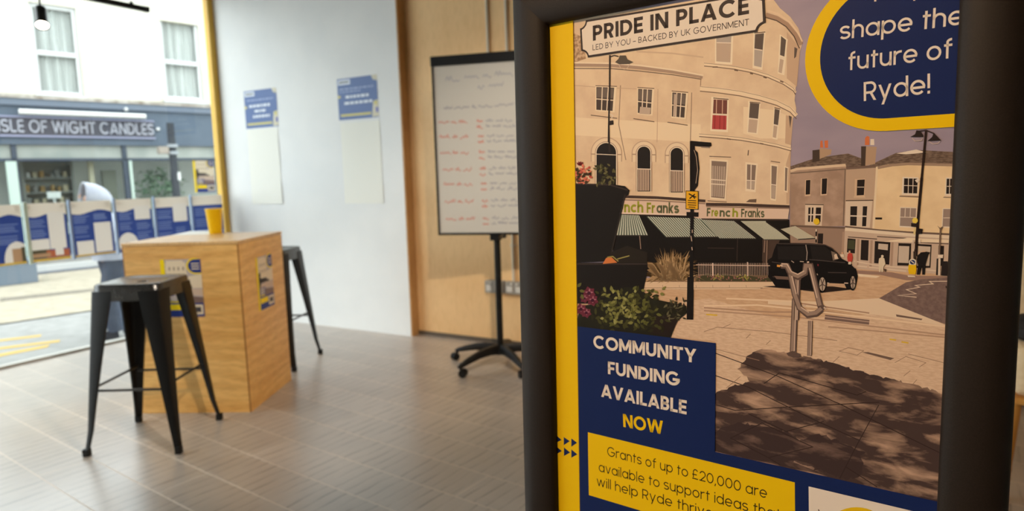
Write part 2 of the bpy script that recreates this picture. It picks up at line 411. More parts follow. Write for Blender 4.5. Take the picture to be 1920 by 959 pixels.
    A.poly(ink(196, 166, 142), R4(654, 590, 706, 592, 702, 676, 650, 674), R4(552, 578, 600, 582, 598, 612, 550, 606), R4(750, 590, 812, 594, 806, 690, 745, 690)); A.poly(ink(70, 66, 44), R4(402, 560, 434, 562, 432, 608, 398, 604))
    A.line(ink(170, 132, 108), 4.5, R4(452, 556, 446, 690), R4(518, 562, 512, 700), R4(622, 572, 616, 690), R4(378, 520, 372, 640)); A.line(ink(214, 180, 152), 2.4, R4(430, 666, 560, 690, 700, 700, 890, 720), R4(446, 690, 690, 716)); A.line(ink(200, 160, 132), 3, R4(440, 660, 440, 700), R4(500, 680, 500, 702))
    # --- ground: road, kerb, paving
    pave = ink_noise('print_paving', (206, 162, 128), (218, 176, 142), 160, (1, 4, 1))
    A.poly(ink_noise('print_road', (196, 148, 112), (206, 160, 122), 120, (1, 4, 1)), [(1080, 520), (1450, 525), (1606, 505), (1650, 508), (1780, 515), (1770, 700), (1080, 700)])
    A.poly(ink(150, 112, 94), R4(440, 712, 620, 722, 700, 738, 900, 742, 898, 770, 690, 762, 560, 735, 440, 730))
    A.poly(ink(226, 192, 158), R4(440, 728, 560, 742, 540, 750, 445, 742))
    A.poly(ink_noise('print_asphalt', (112, 85, 76), (126, 97, 86), 300), R4(555, 852, 690, 772, 760, 758, 900, 748, 896, 985, 830, 962))
    A.poly(ink(222, 184, 150), R4(0, 862, 240, 868, 555, 852, 830, 962, 900, 992, 870, 990, 300, 905, 0, 880))
    A.line(ink(222, 186, 156), 1.5, Z7(950, 945, 740, 925, 945, 905, 835, 860, 985, 832, 935, 812, 1135, 795, 1095, 768, 1300, 765))
    A.poly(pave, [(1080, 585), (1205, 574), (1330, 560), (1460, 598), (1640, 590), (1772, 612), (1760, 945), (1341, 850), (1341, 640), (1080, 615)])
    A.line(ink(170, 126, 98), 2.5, R6(0, 42, 300, 62, 560, 60, 745, 88), R6(420, 20, 560, 40, 745, 66)); A.line(ink(226, 186, 150), 3, R6(0, 34, 240, 30, 420, 48, 1090, 128), R6(100, 0, 420, 14)); A.line(ink(176, 132, 104), 2.5, R6(560, 128, 1088, 175), R6(0, 55, 420, 85, 1085, 165)); A.line(ink(120, 90, 78), 9, R6(545, 84, 745, 108)); A.line(ink(190, 150, 126), 1.5, R6(545, 82, 745, 106)); A.poly(ink(112, 84, 70), R6(865, 72, 985, 92, 980, 98, 868, 82), R6(712, 243, 740, 242, 858, 270, 840, 278))
    A.line(ink(214, 164, 44), 2.5, R6(836, 184, 866, 188), R6(890, 196, 922, 201), R6(10, 72, 60, 76))
    def rough_edge(pts, k, seed):
        r = random.Random(seed); out = []
        for i, p in enumerate(pts):
            q = pts[(i+1) % len(pts)]; n = max(1, int(math.hypot(q[0]-p[0], q[1]-p[1])/5)); out.append(p)
            out += [(p[0]+(q[0]-p[0])*t/n+r.uniform(-k, k)*1.6, p[1]+(q[1]-p[1])*t/n+r.uniform(-k, k)) for t in range(1, n)]
        return out
    shade_top = rough_edge(R6(50, 432, 110, 402, 205, 374, 150, 318, 190, 262, 260, 228, 480, 264, 640, 310, 800, 354, 950, 387, 1085, 436), 2.2, 4)
    while math.hypot(shade_top[-1][0]-shade_top[0][0], shade_top[-1][1]-shade_top[0][1]) < 430: shade_top.pop()
    shade_top += R6(1052, 930, 50, 690)
    A.poly(ink_noise('print_tree_shade', (72, 52, 46), (186, 142, 114), 24, (1.0, 3.2, 1), 0.36, .47, .69, 5, .3), shade_top)
    A.poly(ink_noise('print_tree_shade_deep', (64, 46, 42), (126, 94, 79), 24, (1.0, 3.2, 1), 0.36, .52, .74, 5, .3), rough_edge(R6(50, 600, 150, 560, 250, 570, 380, 600, 430, 640, 520, 610, 640, 660, 720, 690, 700, 800, 640, 820), 3, 8)[:-30] + R6(560, 800, 50, 690))
    A.line(ink(52, 36, 32), 1.6, R6(55, 480, 140, 505, 380, 490, 790, 468), R6(788, 480, 690, 660, 612, 812), R6(0, 228, 330, 350, 620, 480, 1070, 700), R6(0, 330, 200, 400, 480, 540, 700, 640), R6(120, 630, 262, 562, 490, 670, 290, 718, 120, 630), R6(290, 718, 345, 752), R6(640, 760, 780, 850), R6(200, 520, 370, 600, 540, 555), R6(270, 384, 340, 336, 690, 436, 730, 420))
    A.line(ink(150, 110, 86), 1.1, R6(0, 150, 60, 130, 300, 150, 600, 190), R6(610, 238, 650, 222, 720, 236, 690, 256, 610, 238), R6(280, 208, 300, 190), R6(190, 180, 210, 160), R6(860, 290, 910, 262, 1000, 290, 970, 310), R6(900, 350, 930, 326), R6(80, 134, 120, 116), R6(580, 290, 610, 262), R6(920, 250, 1080, 290), R6(940, 388, 960, 366), R6(100, 405, 165, 352), R6(0, 215, 250, 280))
    # --- the rounded cream terrace on the left
    A.poly(cream, [(1074, 36), (1436, -20), (1462.8, 15.7), (1481.5, 31.3), (1497, 53), (1504, 75), (1503, 88), (1497.8, 102), (1491.6, 171), (1490, 188), (1493, 203), (1492, 216), (1487, 221), (1483, 272), (1480.5, 392), (1160, 400), (1080, 400)])
    A.poly(ink_noise('print_stone', (158, 116, 84), (206, 164, 126), 320), [(1075, 62), (1094, 70), (1099, 110), (1077, 118)])
    A.poly(ink(232, 196, 158), Z8(300, 640, 480, 660, 560, 690, 560, 830, 400, 830, 300, 800), R1(350, 660, 1060, 700, 1060, 800, 350, 760))
    A.poly(ink(198, 156, 124), Z8(560, 190, 640, 290, 620, 520, 560, 470), Z8(555, 690, 595, 705, 585, 870, 550, 860), R4(90, 180, 114, 100, 108, 380, 92, 380))
    A.line(ink(170, 134, 110), 6, R1(345, 366, 560, 368, 720, 382, 900, 404, 1072, 434)); A.line(ink(118, 92, 76), 1.8, R1(345, 385, 560, 386, 720, 400, 900, 420, 1065, 446)); A.line(ink(232, 198, 164), 3, R1(345, 352, 560, 356, 720, 368, 900, 392, 1075, 424))
    A.line(ink(206, 166, 132), 3, R1(700, 290, 900, 300, 1075, 322)); A.line(ink(150, 116, 92), 1.5, R1(1062, 430, 1058, 500), R1(1010, 520, 1000, 900), R1(610, 480, 600, 700, 640, 900)); A.line(ink(196, 154, 122), 1.2, R1(350, 480, 480, 490, 700, 500), R1(820, 500, 815, 800))
    # cornices round the tower
    for pts, wd_ in (((65, 384, 150, 392, 250, 404, 350, 424, 450, 454, 540, 494, 600, 534, 612, 556), 5), ((40, 528, 150, 538, 280, 556, 400, 583, 500, 613, 580, 653, 618, 694), 8), ((35, 808, 150, 817, 280, 830, 400, 850, 500, 870, 586, 894), 4.5)):
        A.line(ink(232, 196, 160), wd_, Z8(*pts))
        A.line(ink(112, 84, 66), 1.5, Z8(*[v+(wd_*2.4 if i % 2 else 0) for i, v in enumerate(pts)])); A.line(ink(150, 116, 92), .9, Z8(*[v-(wd_*1.1 if i % 2 else 0) for i, v in enumerate(pts)]))
    A.line(ink(170, 130, 104), 8, Z8(435, 88, 500, 108, 560, 145, 610, 205, 648, 268)); A.line(ink(96, 72, 58), 2.2, Z8(432, 104, 500, 124, 556, 160, 604, 218, 636, 290)); A.line(ink(226, 186, 150), 3, Z8(436, 60, 510, 84, 580, 135, 630, 200, 654, 250))
    for q in ((116, 402, 146, 402), (246, 420, 268, 424), (420, 462, 440, 468), (340, 440, 358, 444), (200, 832, 226, 836), (400, 860, 420, 864), (520, 486, 540, 494)):
        A.line(ink(110, 82, 64), 2.2, Z8(*q))
    # tower windows
    A.poly(ink(236, 204, 170), Z8(130, 205, 240, 205, 234, 388, 130, 380), Z8(360, 190, 434, 186, 414, 420, 355, 408), Z8(518, 206, 566, 236, 546, 452, 506, 440), Z8(108, 580, 214, 588, 208, 792, 102, 786), Z8(330, 605, 404, 612, 386, 806, 322, 798), Z8(482, 642, 524, 652, 504, 838, 474, 832))
    A.poly(glass_l, Z8(138, 218, 228, 218, 222, 374, 138, 368), Z8(368, 204, 424, 198, 408, 404, 364, 394))
    A.poly(glass, Z8(372, 206, 424, 200, 416, 300, 366, 290), Z8(526, 216, 556, 240, 546, 340, 520, 330), Z8(606, 282, 624, 292, 616, 340, 604, 352), Z8(340, 616, 396, 622, 388, 712, 334, 706), Z8(488, 652, 518, 660, 508, 750, 482, 744), Z8(572, 692, 590, 700, 580, 768))
    A.poly(ink(190, 156, 130), Z8(334, 714, 386, 720, 378, 798, 328, 792), Z8(482, 752, 504, 758, 496, 828, 476, 822), Z8(520, 352, 542, 360, 530, 440, 510, 432), Z8(140, 258, 224, 262, 222, 372, 138, 366))
    A.poly(ink(116, 66, 56), Z8(122, 596, 204, 600, 202, 684, 118, 680)); A.poly(ink(176, 66, 62), Z8(116, 690, 200, 694, 198, 778, 112, 774))
    A.line(ink(150, 52, 50), 2, Z8(130, 690, 128, 774), Z8(160, 692, 158, 776), Z8(186, 694, 184, 776)); A.line(ink(210, 160, 130), 1.5, Z8(140, 598, 138, 680), Z8(176, 600, 174, 682)); A.line(white, 2, Z8(118, 685, 203, 690), Z8(366, 294, 414, 302), Z8(334, 709, 388, 716), Z8(482, 747, 508, 754), Z8(140, 256, 226, 258), Z8(520, 344, 546, 350))
    A.line(ink(120, 90, 72), 2, Z8(120, 588, 212, 596), Z8(338, 612, 402, 618), Z8(366, 198, 432, 192), Z8(486, 646, 522, 654))
    # windows over the shop and on the left wing
    for q in (((650, 140, 734, 145, 722, 326, 650, 320), (658, 148, 726, 153, 716, 318, 656, 312)), ((810, 154, 866, 160, 856, 290, 810, 284), (818, 164, 858, 168, 850, 278, 816, 274)), ((922, 160, 958, 166, 948, 330, 922, 324), (928, 170, 952, 174, 944, 320, 926, 316)), ((985, 172, 1004, 178, 1000, 292, 984, 286), (989, 178, 1000, 182, 996, 284, 987, 282))):
        A.poly(ink(232, 198, 164), R3(*q[0])); A.poly(ink(132, 106, 90), R3(*q[1]))
    A.poly(ink(178, 148, 126), R3(660, 170, 720, 174, 714, 312, 656, 308), R3(928, 260, 946, 262, 943, 318, 926, 314), R3(818, 240, 852, 242, 849, 276, 816, 274)); A.line(ink(112, 88, 74), 1, *[R3(660+i*10, 170, 658+i*9.5, 310) for i in range(1, 6)]); A.line(white, 2, R3(656, 232, 720, 237), R3(656, 252, 718, 256), R3(816, 236, 854, 238), R3(926, 255, 948, 258), R3(836, 166, 834, 276))
    A.line(ink(118, 90, 72), 1.5, R3(648, 128, 746, 132), R3(640, 328, 726, 334), R3(924, 150, 966, 156)); A.poly(ink(110, 84, 68), R3(812, 334, 828, 322, 860, 320, 858, 336), R3(822, 100, 826, 100, 824, 124, 819, 124))
    for q in ((470, 482, 590, 486, 578, 632, 470, 624), (706, 492, 800, 498, 790, 650, 704, 642), (898, 512, 990, 520, 978, 670, 895, 662)):
        o = R1(*q); A.poly(ink(234, 200, 164), o); A.poly(ink(78, 62, 54), [bil(o, .04, .05), bil(o, .88, .05), bil(o, .88, .95), bil(o, .04, .95)])
        A.poly(ink(112, 92, 80), [bil(o, .06, .08), bil(o, .86, .08), bil(o, .86, .46), bil(o, .06, .46)])
        A.line(ink(230, 198, 166), 1.8, [bil(o, .04, .52), bil(o, .88, .54)], [bil(o, .32, .05), bil(o, .31, .95)], [bil(o, .6, .05), bil(o, .58, .95)])
        A.line(ink(110, 82, 64), 1.6, [bil(o, -.25, 1.18), bil(o, 1.15, 1.22)], [bil(o, 0, 0), bil(o, 1, 0)])
    A.poly(ink(190, 158, 134), R1(720, 600, 780, 606, 776, 644, 716, 640), R1(912, 530, 930, 530, 920, 655, 905, 655))
    for x0, x1, yt, ym, yb in ((141, 229, 68, 150, 260), (325, 383, 84, 184, 286), (474, 530, 90, 192, 290)):
        cx = (x0+x1)/2; r_ = (x1-x0)/2
        for g, m in ((26, ink(190, 150, 120)), (22, ink(228, 192, 156)), (7, ink(160, 124, 100)), (4, ink(232, 200, 168))):
            A.poly(m, [tuple(p) for p in zz(1060, 240, .417, *[c for p in arcp(cx, yt+r_, r_+g, r_+g, 180, 360, 20) for c in p], x1+g, yt+r_+40 if g > 8 else yb, x0-g, yt+r_+40 if g > 8 else yb)])
        A.poly(ink(38, 30, 27), zz(1060, 240, .417, *[c for p in arcp(cx, yt+r_, r_, r_, 180, 360, 20) for c in p], x1, yb, x0, yb))
        if x0 > 200:
            A.poly(ink(176, 142, 118), R3(x0+3, ym, x1-3, ym+2, x1-3, yb-3, x0+3, yb-3)); A.line(ink(112, 88, 74), 1, *[R3(x0+k, ym+4, x0+k, yb-4) for k in range(10, int(x1-x0), 11)])
            A.line(white, 1.6, R3(x0, ym, x1, ym+2))
        else: A.line(white, 1.4, R3(141, 118, 229, 122))
        A.line(ink(176, 138, 110), 2.2, R3(x0-26, yt+r_+6, x0-4, yt+r_+6), R3(x1+4, yt+r_+8, x1+24, yt+r_+8))
    # lantern hanging from the lamp column on the left
    A.line(ink(52, 40, 34), 3.2, R1(551, 310, 549, 560, 546, 640, 543, 800)); A.line(ink(60, 48, 42), 2.2, R1(552, 320, 575, 312, 600, 318)); A.poly(ink(88, 74, 62), R1(580, 350, 600, 330, 606, 312, 640, 312, 650, 334, 684, 350, 660, 360, 604, 362)); A.line(ink(200, 168, 140), 1.2, R1(600, 362, 612, 384, 632, 390, 650, 382, 662, 360))
    A.poly(ink(48, 36, 30), R1(545, 680, 570, 676, 572, 700, 550, 704)); A.line(white, 1.8, R1(550, 640, 568, 650, 560, 665)); A.line(ink(52, 40, 34), 3.2, R3(196, 0, 200, 110))
    # --- shop: signboards, awnings, dark front
    A.poly(ink(27, 20, 17), [(1150, 395), (1330, 402), (1480, 412), (1482, 470), (1460, 520), (1300, 520), (1150, 515)])
    A.line(ink(70, 52, 42), 1, R3(775, 500, 772, 600), R3(890, 500, 886, 600), R3(640, 540, 760, 542)); A.poly(ink(74, 54, 44), R4(0, 560, 60, 560, 30, 640, 0, 660), Z5(0, 130, 80, 130, 60, 470, 0, 470)); A.line(ink(150, 116, 96), 1.5, Z5(30, 140, 20, 300), Z5(60, 140, 50, 460), R3(335, 485, 340, 545))
    A.poly(ink(216, 176, 150), Z4(-110, 66, 510, 92, 690, 98, 690, 248, 640, 245, 520, 215, -110, 196), Z4(690, 130, 1440, 148, 1425, 250, 690, 244)); A.line(ink(72, 52, 44), 5, Z4(-140, 40, 250, 52, 685, 82)); A.line(ink(72, 52, 44), 5.5, Z4(690, 112, 1000, 116, 1440, 134)); A.line(ink(150, 116, 96), 2.5, Z4(-140, 70, 250, 80, 685, 106), Z4(692, 132, 1440, 150))
    A.line(ink(60, 44, 36), 3, Z4(640, 246, 1425, 252), Z4(100, 205, 520, 215)); A.line(ink(226, 190, 166), 3, Z4(-120, 190, 520, 206))
    gr = ink(150, 142, 44); gr2 = ink(96, 92, 62)
    A.text(gr, 'ench', Z4(-110, 184)[0], Z4(128, 187)[0], 20, .15, .05); A.text(gr, 'Fr', Z4(158, 190)[0], Z4(232, 191)[0], 19.5, .15, .05); A.text(gr2, 'anks', Z4(246, 191)[0], Z4(446, 194)[0], 19.5, .15, .05)
    A.text(gr2, 'F', Z4(697, 220)[0], Z4(730, 221)[0], 16, .15, .05); A.text(gr, 're', Z4(740, 221)[0], Z4(800, 223)[0], 16, .15, .05); A.text(gr2, 'nc', Z4(812, 223)[0], Z4(912, 226)[0], 16, .15, .05); A.text(gr, 'h', Z4(926, 226)[0], Z4(978, 228)[0], 16, .15, .05); A.text(gr2, 'Franks', Z4(1006, 228)[0], Z4(1214, 231)[0], 16, .14, .05)
    gd, gl = ink(84, 88, 74), ink(196, 186, 164)
    aw = [(R3(245, 390, 332, 393, 372, 484, 225, 484), 12, gd, gl), (Z4(155, 222, 645, 240, 800, 406, 330, 408), 22, gd, gl), (Z4(640, 250, 940, 262, 1142, 422, 812, 420), 17, gd, gl), (Z4(1000, 262, 1225, 262, 1442, 431, 1216, 431), 20, ink(136, 128, 108), ink(206, 190, 162)), (Z5(232, 0, 420, -40, 690, 116, 456, 131), 14, ink(158, 142, 118), ink(206, 186, 158))]
    for q, n, c1, c2 in aw:
        A.poly(c2, q); A.poly(c1, *[[bil(q, (i+.0)/n, 0), bil(q, (i+.52)/n, 0), bil(q, (i+.52)/n, 1), bil(q, (i+.0)/n, 1)] for i in range(n)])
        A.line(ink(60, 52, 44), 1.6, [q[3], q[2]])
    A.line(ink(40, 30, 26), 3, Z4(950, 262, 1146, 412), Z4(1230, 266, 1440, 410))
    # railing and bed
    A.poly(ink(112, 84, 62), Z4(600, 740, 1270, 752, 1300, 812, 590, 808)); A.poly(ink(70, 62, 40), Z4(610, 780, 700, 730, 780, 760, 860, 735, 960, 770, 1040, 745, 1180, 775, 1270, 770, 1290, 806, 600, 806))
    A.poly(ink(150, 132, 62), *[leaf(*Z4(790+rnd.uniform(-30, 60), 760+rnd.uniform(-10, 20))[0], rnd.uniform(0, 6.3), 5, 2) for i in range(16)], *[leaf(*Z4(1000+rnd.uniform(-20, 60), 765+rnd.uniform(-15, 20))[0], rnd.uniform(0, 6.3), 5, 2) for i in range(16)]); A.poly(ink(150, 92, 82), *[leaf(*Z4(rnd.uniform(620, 1260), 775+rnd.uniform(-15, 20))[0], rnd.uniform(0, 6.3), 4, 1.6) for i in range(50)])
    A.line(ink(196, 158, 136), .8, *[Z4(622+i*15.2, 640, 624+i*15.2, 752) for i in range(42)]); A.line(ink(206, 168, 146), 1.4, Z4(600, 656, 1265, 664)); A.line(ink(206, 168, 146), 2.4, Z4(750, 640, 752, 755), Z4(1064, 632, 1066, 758))
    A.poly(ink(216, 174, 138), Z4(80, 808, 1290, 808, 1320, 838, 1200, 866, 80, 868)); A.line(ink(140, 104, 80), 1.3, Z4(80, 806, 1280, 808), Z4(80, 864, 1200, 864)); A.line(ink(222, 180, 144), 2.4, Z4(80, 872, 1180, 870)); A.line(ink(160, 122, 96), .8, *[Z4(x, 838, x+4, 864) for x in range(300, 1200, 150)])
    # spiky plant behind the lamp column
    bx, by = Z4(380, 800)[0]
    for m, k, sc in ((ink(84, 60, 36), 110, 1.0), (ink(132, 98, 62), 110, .98), (ink(180, 138, 96), 70, .94)):
        bl = []
        for i in range(k):
            a = math.radians(rnd.uniform(-172, -8)); L = sc*rnd.uniform(34, 66)*(1.0 if -140 < math.degrees(a) < -40 else .8); x0 = bx+rnd.uniform(-20, 20)
            tip = (x0+math.cos(a)*L*.95, by+math.sin(a)*L+abs(math.cos(a))**2*L*.35); mid = (x0+math.cos(a)*L*.5, by+math.sin(a)*L*.75)
            bl.append([(x0-1, by), mid, tip, (mid[0]+2.3, mid[1]+2.0), (x0+2, by)])
        A.poly(m, *bl)
    # --- black car
    A.poly(ink(42, 29, 24), Z5(0, 735, 400, 770, 760, 815, 1180, 770, 900, 735, 100, 730)); A.poly(ink(22, 17, 16), Z5(180, 190, 250, 176, 600, 180, 800, 196, 880, 232, 960, 300, 1020, 380, 1140, 440, 1200, 510, 1222, 600, 1205, 700, 1170, 780, 1080, 770, 1050, 700, 830, 690, 800, 790, 740, 810, 700, 780, 480, 770, 170, 740, 130, 680, 70, 610, 72, 560, 110, 500, 100, 440, 120, 360, 150, 260))
    A.poly(ink(34, 27, 25), Z5(190, 220, 560, 216, 570, 400, 200, 390), Z5(610, 214, 800, 220, 880, 290, 900, 410, 640, 392)); A.poly(ink(120, 96, 80), Z5(880, 280, 930, 300, 985, 380, 905, 405)); A.poly(ink(214, 176, 146), Z5(920, 330, 950, 312, 972, 380, 925, 385))
    A.line(ink(150, 126, 110), 1.8, Z5(556, 200, 574, 300, 566, 400)); A.line(ink(70, 56, 50), 1.6, Z5(200, 186, 600, 192, 810, 204, 900, 250, 1000, 370), Z5(600, 390, 900, 416, 1060, 430), Z5(840, 556, 1080, 560), Z5(130, 610, 400, 640), Z5(120, 420, 250, 440)); A.line(ink(176, 144, 122), 1.6, Z5(370, 406, 405, 430), Z5(480, 414, 530, 418), Z5(700, 570, 708, 590), Z5(1150, 458, 1190, 500)); A.poly(ink(112, 84, 70), Z5(150, 600, 320, 610, 500, 640, 480, 660, 180, 640)); A.poly(ink(214, 140, 60), Z5(186, 456, 230, 460, 226, 488, 186, 484)); A.poly(ink(120, 40, 40), Z5(706, 446, 722, 452, 720, 476, 704, 470))
    for cx, cy, rx, ry in ((765, 706, 60, 112), (1156, 684, 46, 104)):
        A.poly(ink(18, 14, 13), zz(1430, 430, .146, *[c for p in ell(cx, cy, rx, ry) for c in p])); A.poly(ink(176, 146, 124), zz(1430, 430, .146, *[c for p in ell(cx+4, cy, rx*.68, ry*.78) for c in p]))
        A.line(ink(60, 46, 40), 1.6, *[Z5(cx+4, cy, cx+4+rx*.64*math.cos(a), cy+ry*.74*math.sin(a)) for a in (0.3, 1.55, 2.8, 4.1, 5.3)]); A.poly(ink(90, 70, 60), zz(1430, 430, .146, *[c for p in ell(cx+4, cy, rx*.2, ry*.2) for c in p]))
    A.line(ink(206, 172, 148), 2, Z5(830, 690, 856, 694), Z5(1050, 692, 1100, 694)); A.line(ink(206, 160, 126), 2, Z5(840, 720, 1050, 712))
    # passers-by, crossing beacons, bollard
    A.poly(ink(186, 62, 50), Z7(178, 460, 196, 446, 226, 452, 236, 500, 224, 545, 180, 545, 172, 500)); A.poly(ink(206, 150, 116), Z7(188, 424, 206, 420, 210, 444, 190, 446), Z7(106, 440, 124, 438, 128, 458, 108, 458)); A.poly(ink(220, 188, 160), Z7(186, 545, 216, 545, 214, 576, 184, 574), Z7(92, 462, 134, 460, 140, 492, 100, 492))
    A.poly(ink(216, 186, 154), Z7(530, 510, 560, 492, 590, 508, 602, 570, 580, 600, 575, 660, 556, 660, 552, 615, 545, 660, 530, 660, 524, 560), Z7(552, 476, 566, 468, 582, 476, 580, 496, 554, 496)); A.poly(ink(86, 64, 52), Z7(580, 620, 612, 630, 606, 656, 590, 656))
    A.poly(ink(32, 25, 23), Z7(966, 470, 1000, 440, 1060, 432, 1100, 440, 1080, 470, 1052, 570, 1042, 690, 1014, 690, 1012, 590, 985, 690, 952, 690, 966, 580, 950, 520)); A.poly(ink(206, 160, 128), Z7(1006, 422, 1050, 420, 1056, 434, 1010, 438), Z7(964, 444, 984, 428, 996, 440, 980, 462))
    A.line(ink(36, 26, 22), 2.2, Z5(690, 0, 686, 170)); A.line(white, 2.2, Z5(690, 90, 688, 130), Z5(690, 0, 689, 30)); A.poly(ink(222, 172, 40), zz(1440, 240, .3753, *[c for p in ell(243, 468, 15, 16) for c in p]))
    A.line(ink(44, 28, 22), 4.2, R4(790, 10, 768, 250)); A.line(ink(40, 26, 22), 5, R4(768, 250, 750, 450, 738, 640)); A.line(ink(54, 40, 34), 2.4, R4(745, 18, 790, 12, 832, 30)); A.poly(ink(44, 32, 28), R4(710, 46, 735, 32, 742, 12, 760, 14, 776, 36, 776, 46), R4(796, 66, 820, 46, 828, 24, 846, 42, 866, 64), R4(740, 504, 770, 504, 768, 530, 744, 530), Z7(890, 110, 960, 120, 955, 155, 890, 150), Z7(960, 170, 1020, 176, 1015, 205, 965, 205))
    A.line(ink(200, 166, 140), 1, R4(720, 50, 734, 66, 766, 64, 774, 48), R4(806, 68, 824, 82, 850, 78, 860, 66)); A.poly(ink(226, 186, 76), zz(1440, 240, .3753, *[c for p in ell(735, 463, 14, 14) for c in p])); A.poly(white, R4(734, 262, 752, 252, 760, 262, 744, 274), R4(752, 556, 762, 556, 762, 574, 752, 574)); A.line(ink(216, 180, 120), 4, Z7(935, 160, 926, 240)); A.line(ink(206, 172, 148), 3, Z7(918, 300, 912, 340), Z7(916, 400, 912, 430)); A.line(ink(60, 44, 36), 5, Z7(930, 430, 930, 520))
    A.poly(ink(220, 196, 168), Z7(866, 540, 880, 518, 920, 512, 944, 530, 948, 580, 866, 580)); A.poly(ink(40, 48, 84), zz(1560, 400, .1669, *[c for p in ell(906, 550, 30, 26) for c in p])); A.line(white, 1.8, Z7(890, 536, 922, 562)); A.poly(ink(224, 168, 20), Z7(862, 578, 946, 582, 948, 640, 938, 688, 866, 684, 856, 640)); A.poly(white, Z7(850, 700, 930, 704, 940, 718, 856, 716))
    A.line(ink(120, 92, 74), 3, R4(862, 500, 856, 640)); A.poly(ink(110, 84, 66), R4(846, 488, 860, 500, 876, 490, 864, 514)); A.line(ink(46, 36, 32), 5, Z7(1192, 510, 1184, 695)); A.poly(ink(40, 31, 29), Z7(1236, 540, 1300, 540, 1296, 704, 1224, 700)); A.poly(ink(226, 194, 166), Z7(1192, 466, 1250, 466, 1246, 504, 1192, 502)); A.line(ink(220, 186, 158), 4, Z7(1208, 505, 1204, 700)); A.poly(ink(50, 36, 30), Z7(1278, 812, 1300, 830, 1298, 850, 1276, 836))
    # --- lamp column with warning sign
    A.line(ink(24, 18, 17), 9, R3(572, 60, 572, 300)); A.line(ink(26, 20, 19), 7, R3(572, 300, 568, 680)); A.line(ink(28, 21, 19), 12, R3(564, 670, 561, 862)); A.poly(ink(26, 20, 18), R3(566, 58, 610, 62, 656, 66, 658, 80, 640, 90, 610, 84, 566, 80)); A.line(ink(150, 122, 104), 2, R3(612, 86, 650, 88)); A.poly(ink(30, 23, 21), R3(580, 94, 596, 110, 604, 180, 596, 260, 578, 284)); A.poly(ink(30, 22, 20), R3(546, 378, 600, 380, 600, 400, 546, 398)); A.line(ink(190, 156, 130), 1, R3(580, 100, 590, 130, 596, 190, 588, 250))
    A.poly(ink(60, 46, 26), R3(542, 282, 600, 284, 600, 368, 542, 366)); A.poly(ink(224, 156, 30), R3(545, 285, 597, 287, 597, 365, 545, 363)); A.line(ink(40, 28, 20), 2.2, R3(556, 296, 574, 306, 584, 318), R3(584, 298, 570, 310, 560, 318), R3(574, 306, 590, 312)); A.line(ink(70, 46, 24), 1.6, R3(552, 326, 590, 328), R3(552, 336, 590, 338), R3(552, 346, 590, 348), R3(556, 356, 586, 358)); A.line(ink(196, 160, 136), 1.6, R3(572, 458, 572, 472), R3(566, 486, 570, 510), R3(570, 536, 572, 550))
    # --- cycle stand
    st, sd, sh = ink(150, 118, 100), ink(96, 72, 62), ink(206, 168, 142)
    A.line(sd, 12, Z5(440, 650, 438, 700), R4(148, 760, 140, 960), R6(412, 0, 402, 240)); A.line(st, 7, R4(146, 756, 138, 960), R6(410, 0, 400, 240)); A.line(sh, 1.8, R4(152, 760, 146, 960), R6(416, 0, 408, 236)); A.line(sd, 8.5, R6(480, 100, 476, 258)); A.line(st, 5, R6(478, 100, 474, 258)); A.line(sh, 1.2, R6(486, 100, 482, 256)); A.poly(sd, R6(372, 246, 400, 236, 436, 250, 436, 262, 404, 266, 380, 258))
    A.line(sd, 11, R4(66, 688, 96, 690, 114, 730, 150, 745, 186, 725, 190, 690, 214, 690, 238, 790, 262, 890, 280, 905), R4(112, 725, 134, 830, 158, 900, 200, 935, 240, 928, 270, 905)); A.line(st, 7, R4(68, 685, 96, 688, 114, 727, 150, 741, 184, 722, 190, 688, 212, 690, 236, 790, 260, 888), R4(112, 725, 134, 830, 158, 898, 200, 930, 240, 924, 268, 902)); A.line(sh, 2, R4(68, 679, 96, 680, 118, 718, 150, 732, 182, 714), R4(208, 700, 246, 850), R4(120, 740, 142, 830), R4(166, 896, 205, 922)); A.line(sh, 3, R4(62, 686, 74, 690), R4(174, 884, 190, 888), R4(280, 896, 292, 906), R4(196, 672, 206, 670))
    # --- planters
    pl = ink(30, 23, 19); A.poly(pl, R3(42, 250, 200, 252, 270, 262, 290, 280, 285, 300, 262, 312, 220, 505, 205, 600, 44, 606), R3(44, 606, 370, 606, 372, 630, 352, 740, 330, 790, 46, 790)); A.line(ink(60, 46, 40), 2.5, R3(44, 252, 200, 256, 282, 280), R3(44, 612, 368, 612)); A.line(ink(46, 36, 30), 3, R3(270, 300, 200, 600)); A.poly(ink(40, 31, 24), R3(205, 560, 280, 530, 370, 560, 370, 606, 205, 606))
    lf = [ink(66, 60, 28), ink(96, 90, 42), ink(124, 114, 58), ink(44, 39, 20), ink(150, 138, 78)]
    def foliage(poly_fn, n, L, W, pal, seed):
        r2 = random.Random(seed)
        for m in pal: A.poly(m, *[leaf(*poly_fn(r2), r2.uniform(0, 6.283), r2.uniform(.6, 1)*L, r2.uniform(.6, 1)*W) for i in range(n)])
    A.poly(ink(36, 31, 20), Z3(0, 840, 0, 770, 60, 560, 250, 540, 460, 420, 560, 350, 720, 370, 860, 480, 1000, 510, 1240, 560, 1250, 640, 1140, 730, 1060, 930, 640, 920))
    A.poly(ink(40, 28, 22), Z3(900, 650, 1140, 700, 1150, 720, 1058, 905, 820, 870))
    foliage(lambda r: Z3(r.uniform(180, 1000), r.uniform(430, 840))[0], 46, 15, 7, [lf[3], lf[0]], 5)
    foliage(lambda r: Z3(r.triangular(180, 980, 600), r.uniform(380, 760))[0], 46, 13, 6.5, [lf[0], lf[1], lf[2]], 6)
    foliage(lambda r: Z3(r.triangular(200, 800, 560), r.uniform(370, 720))[0], 14, 11, 5.5, [lf[4]], 8)
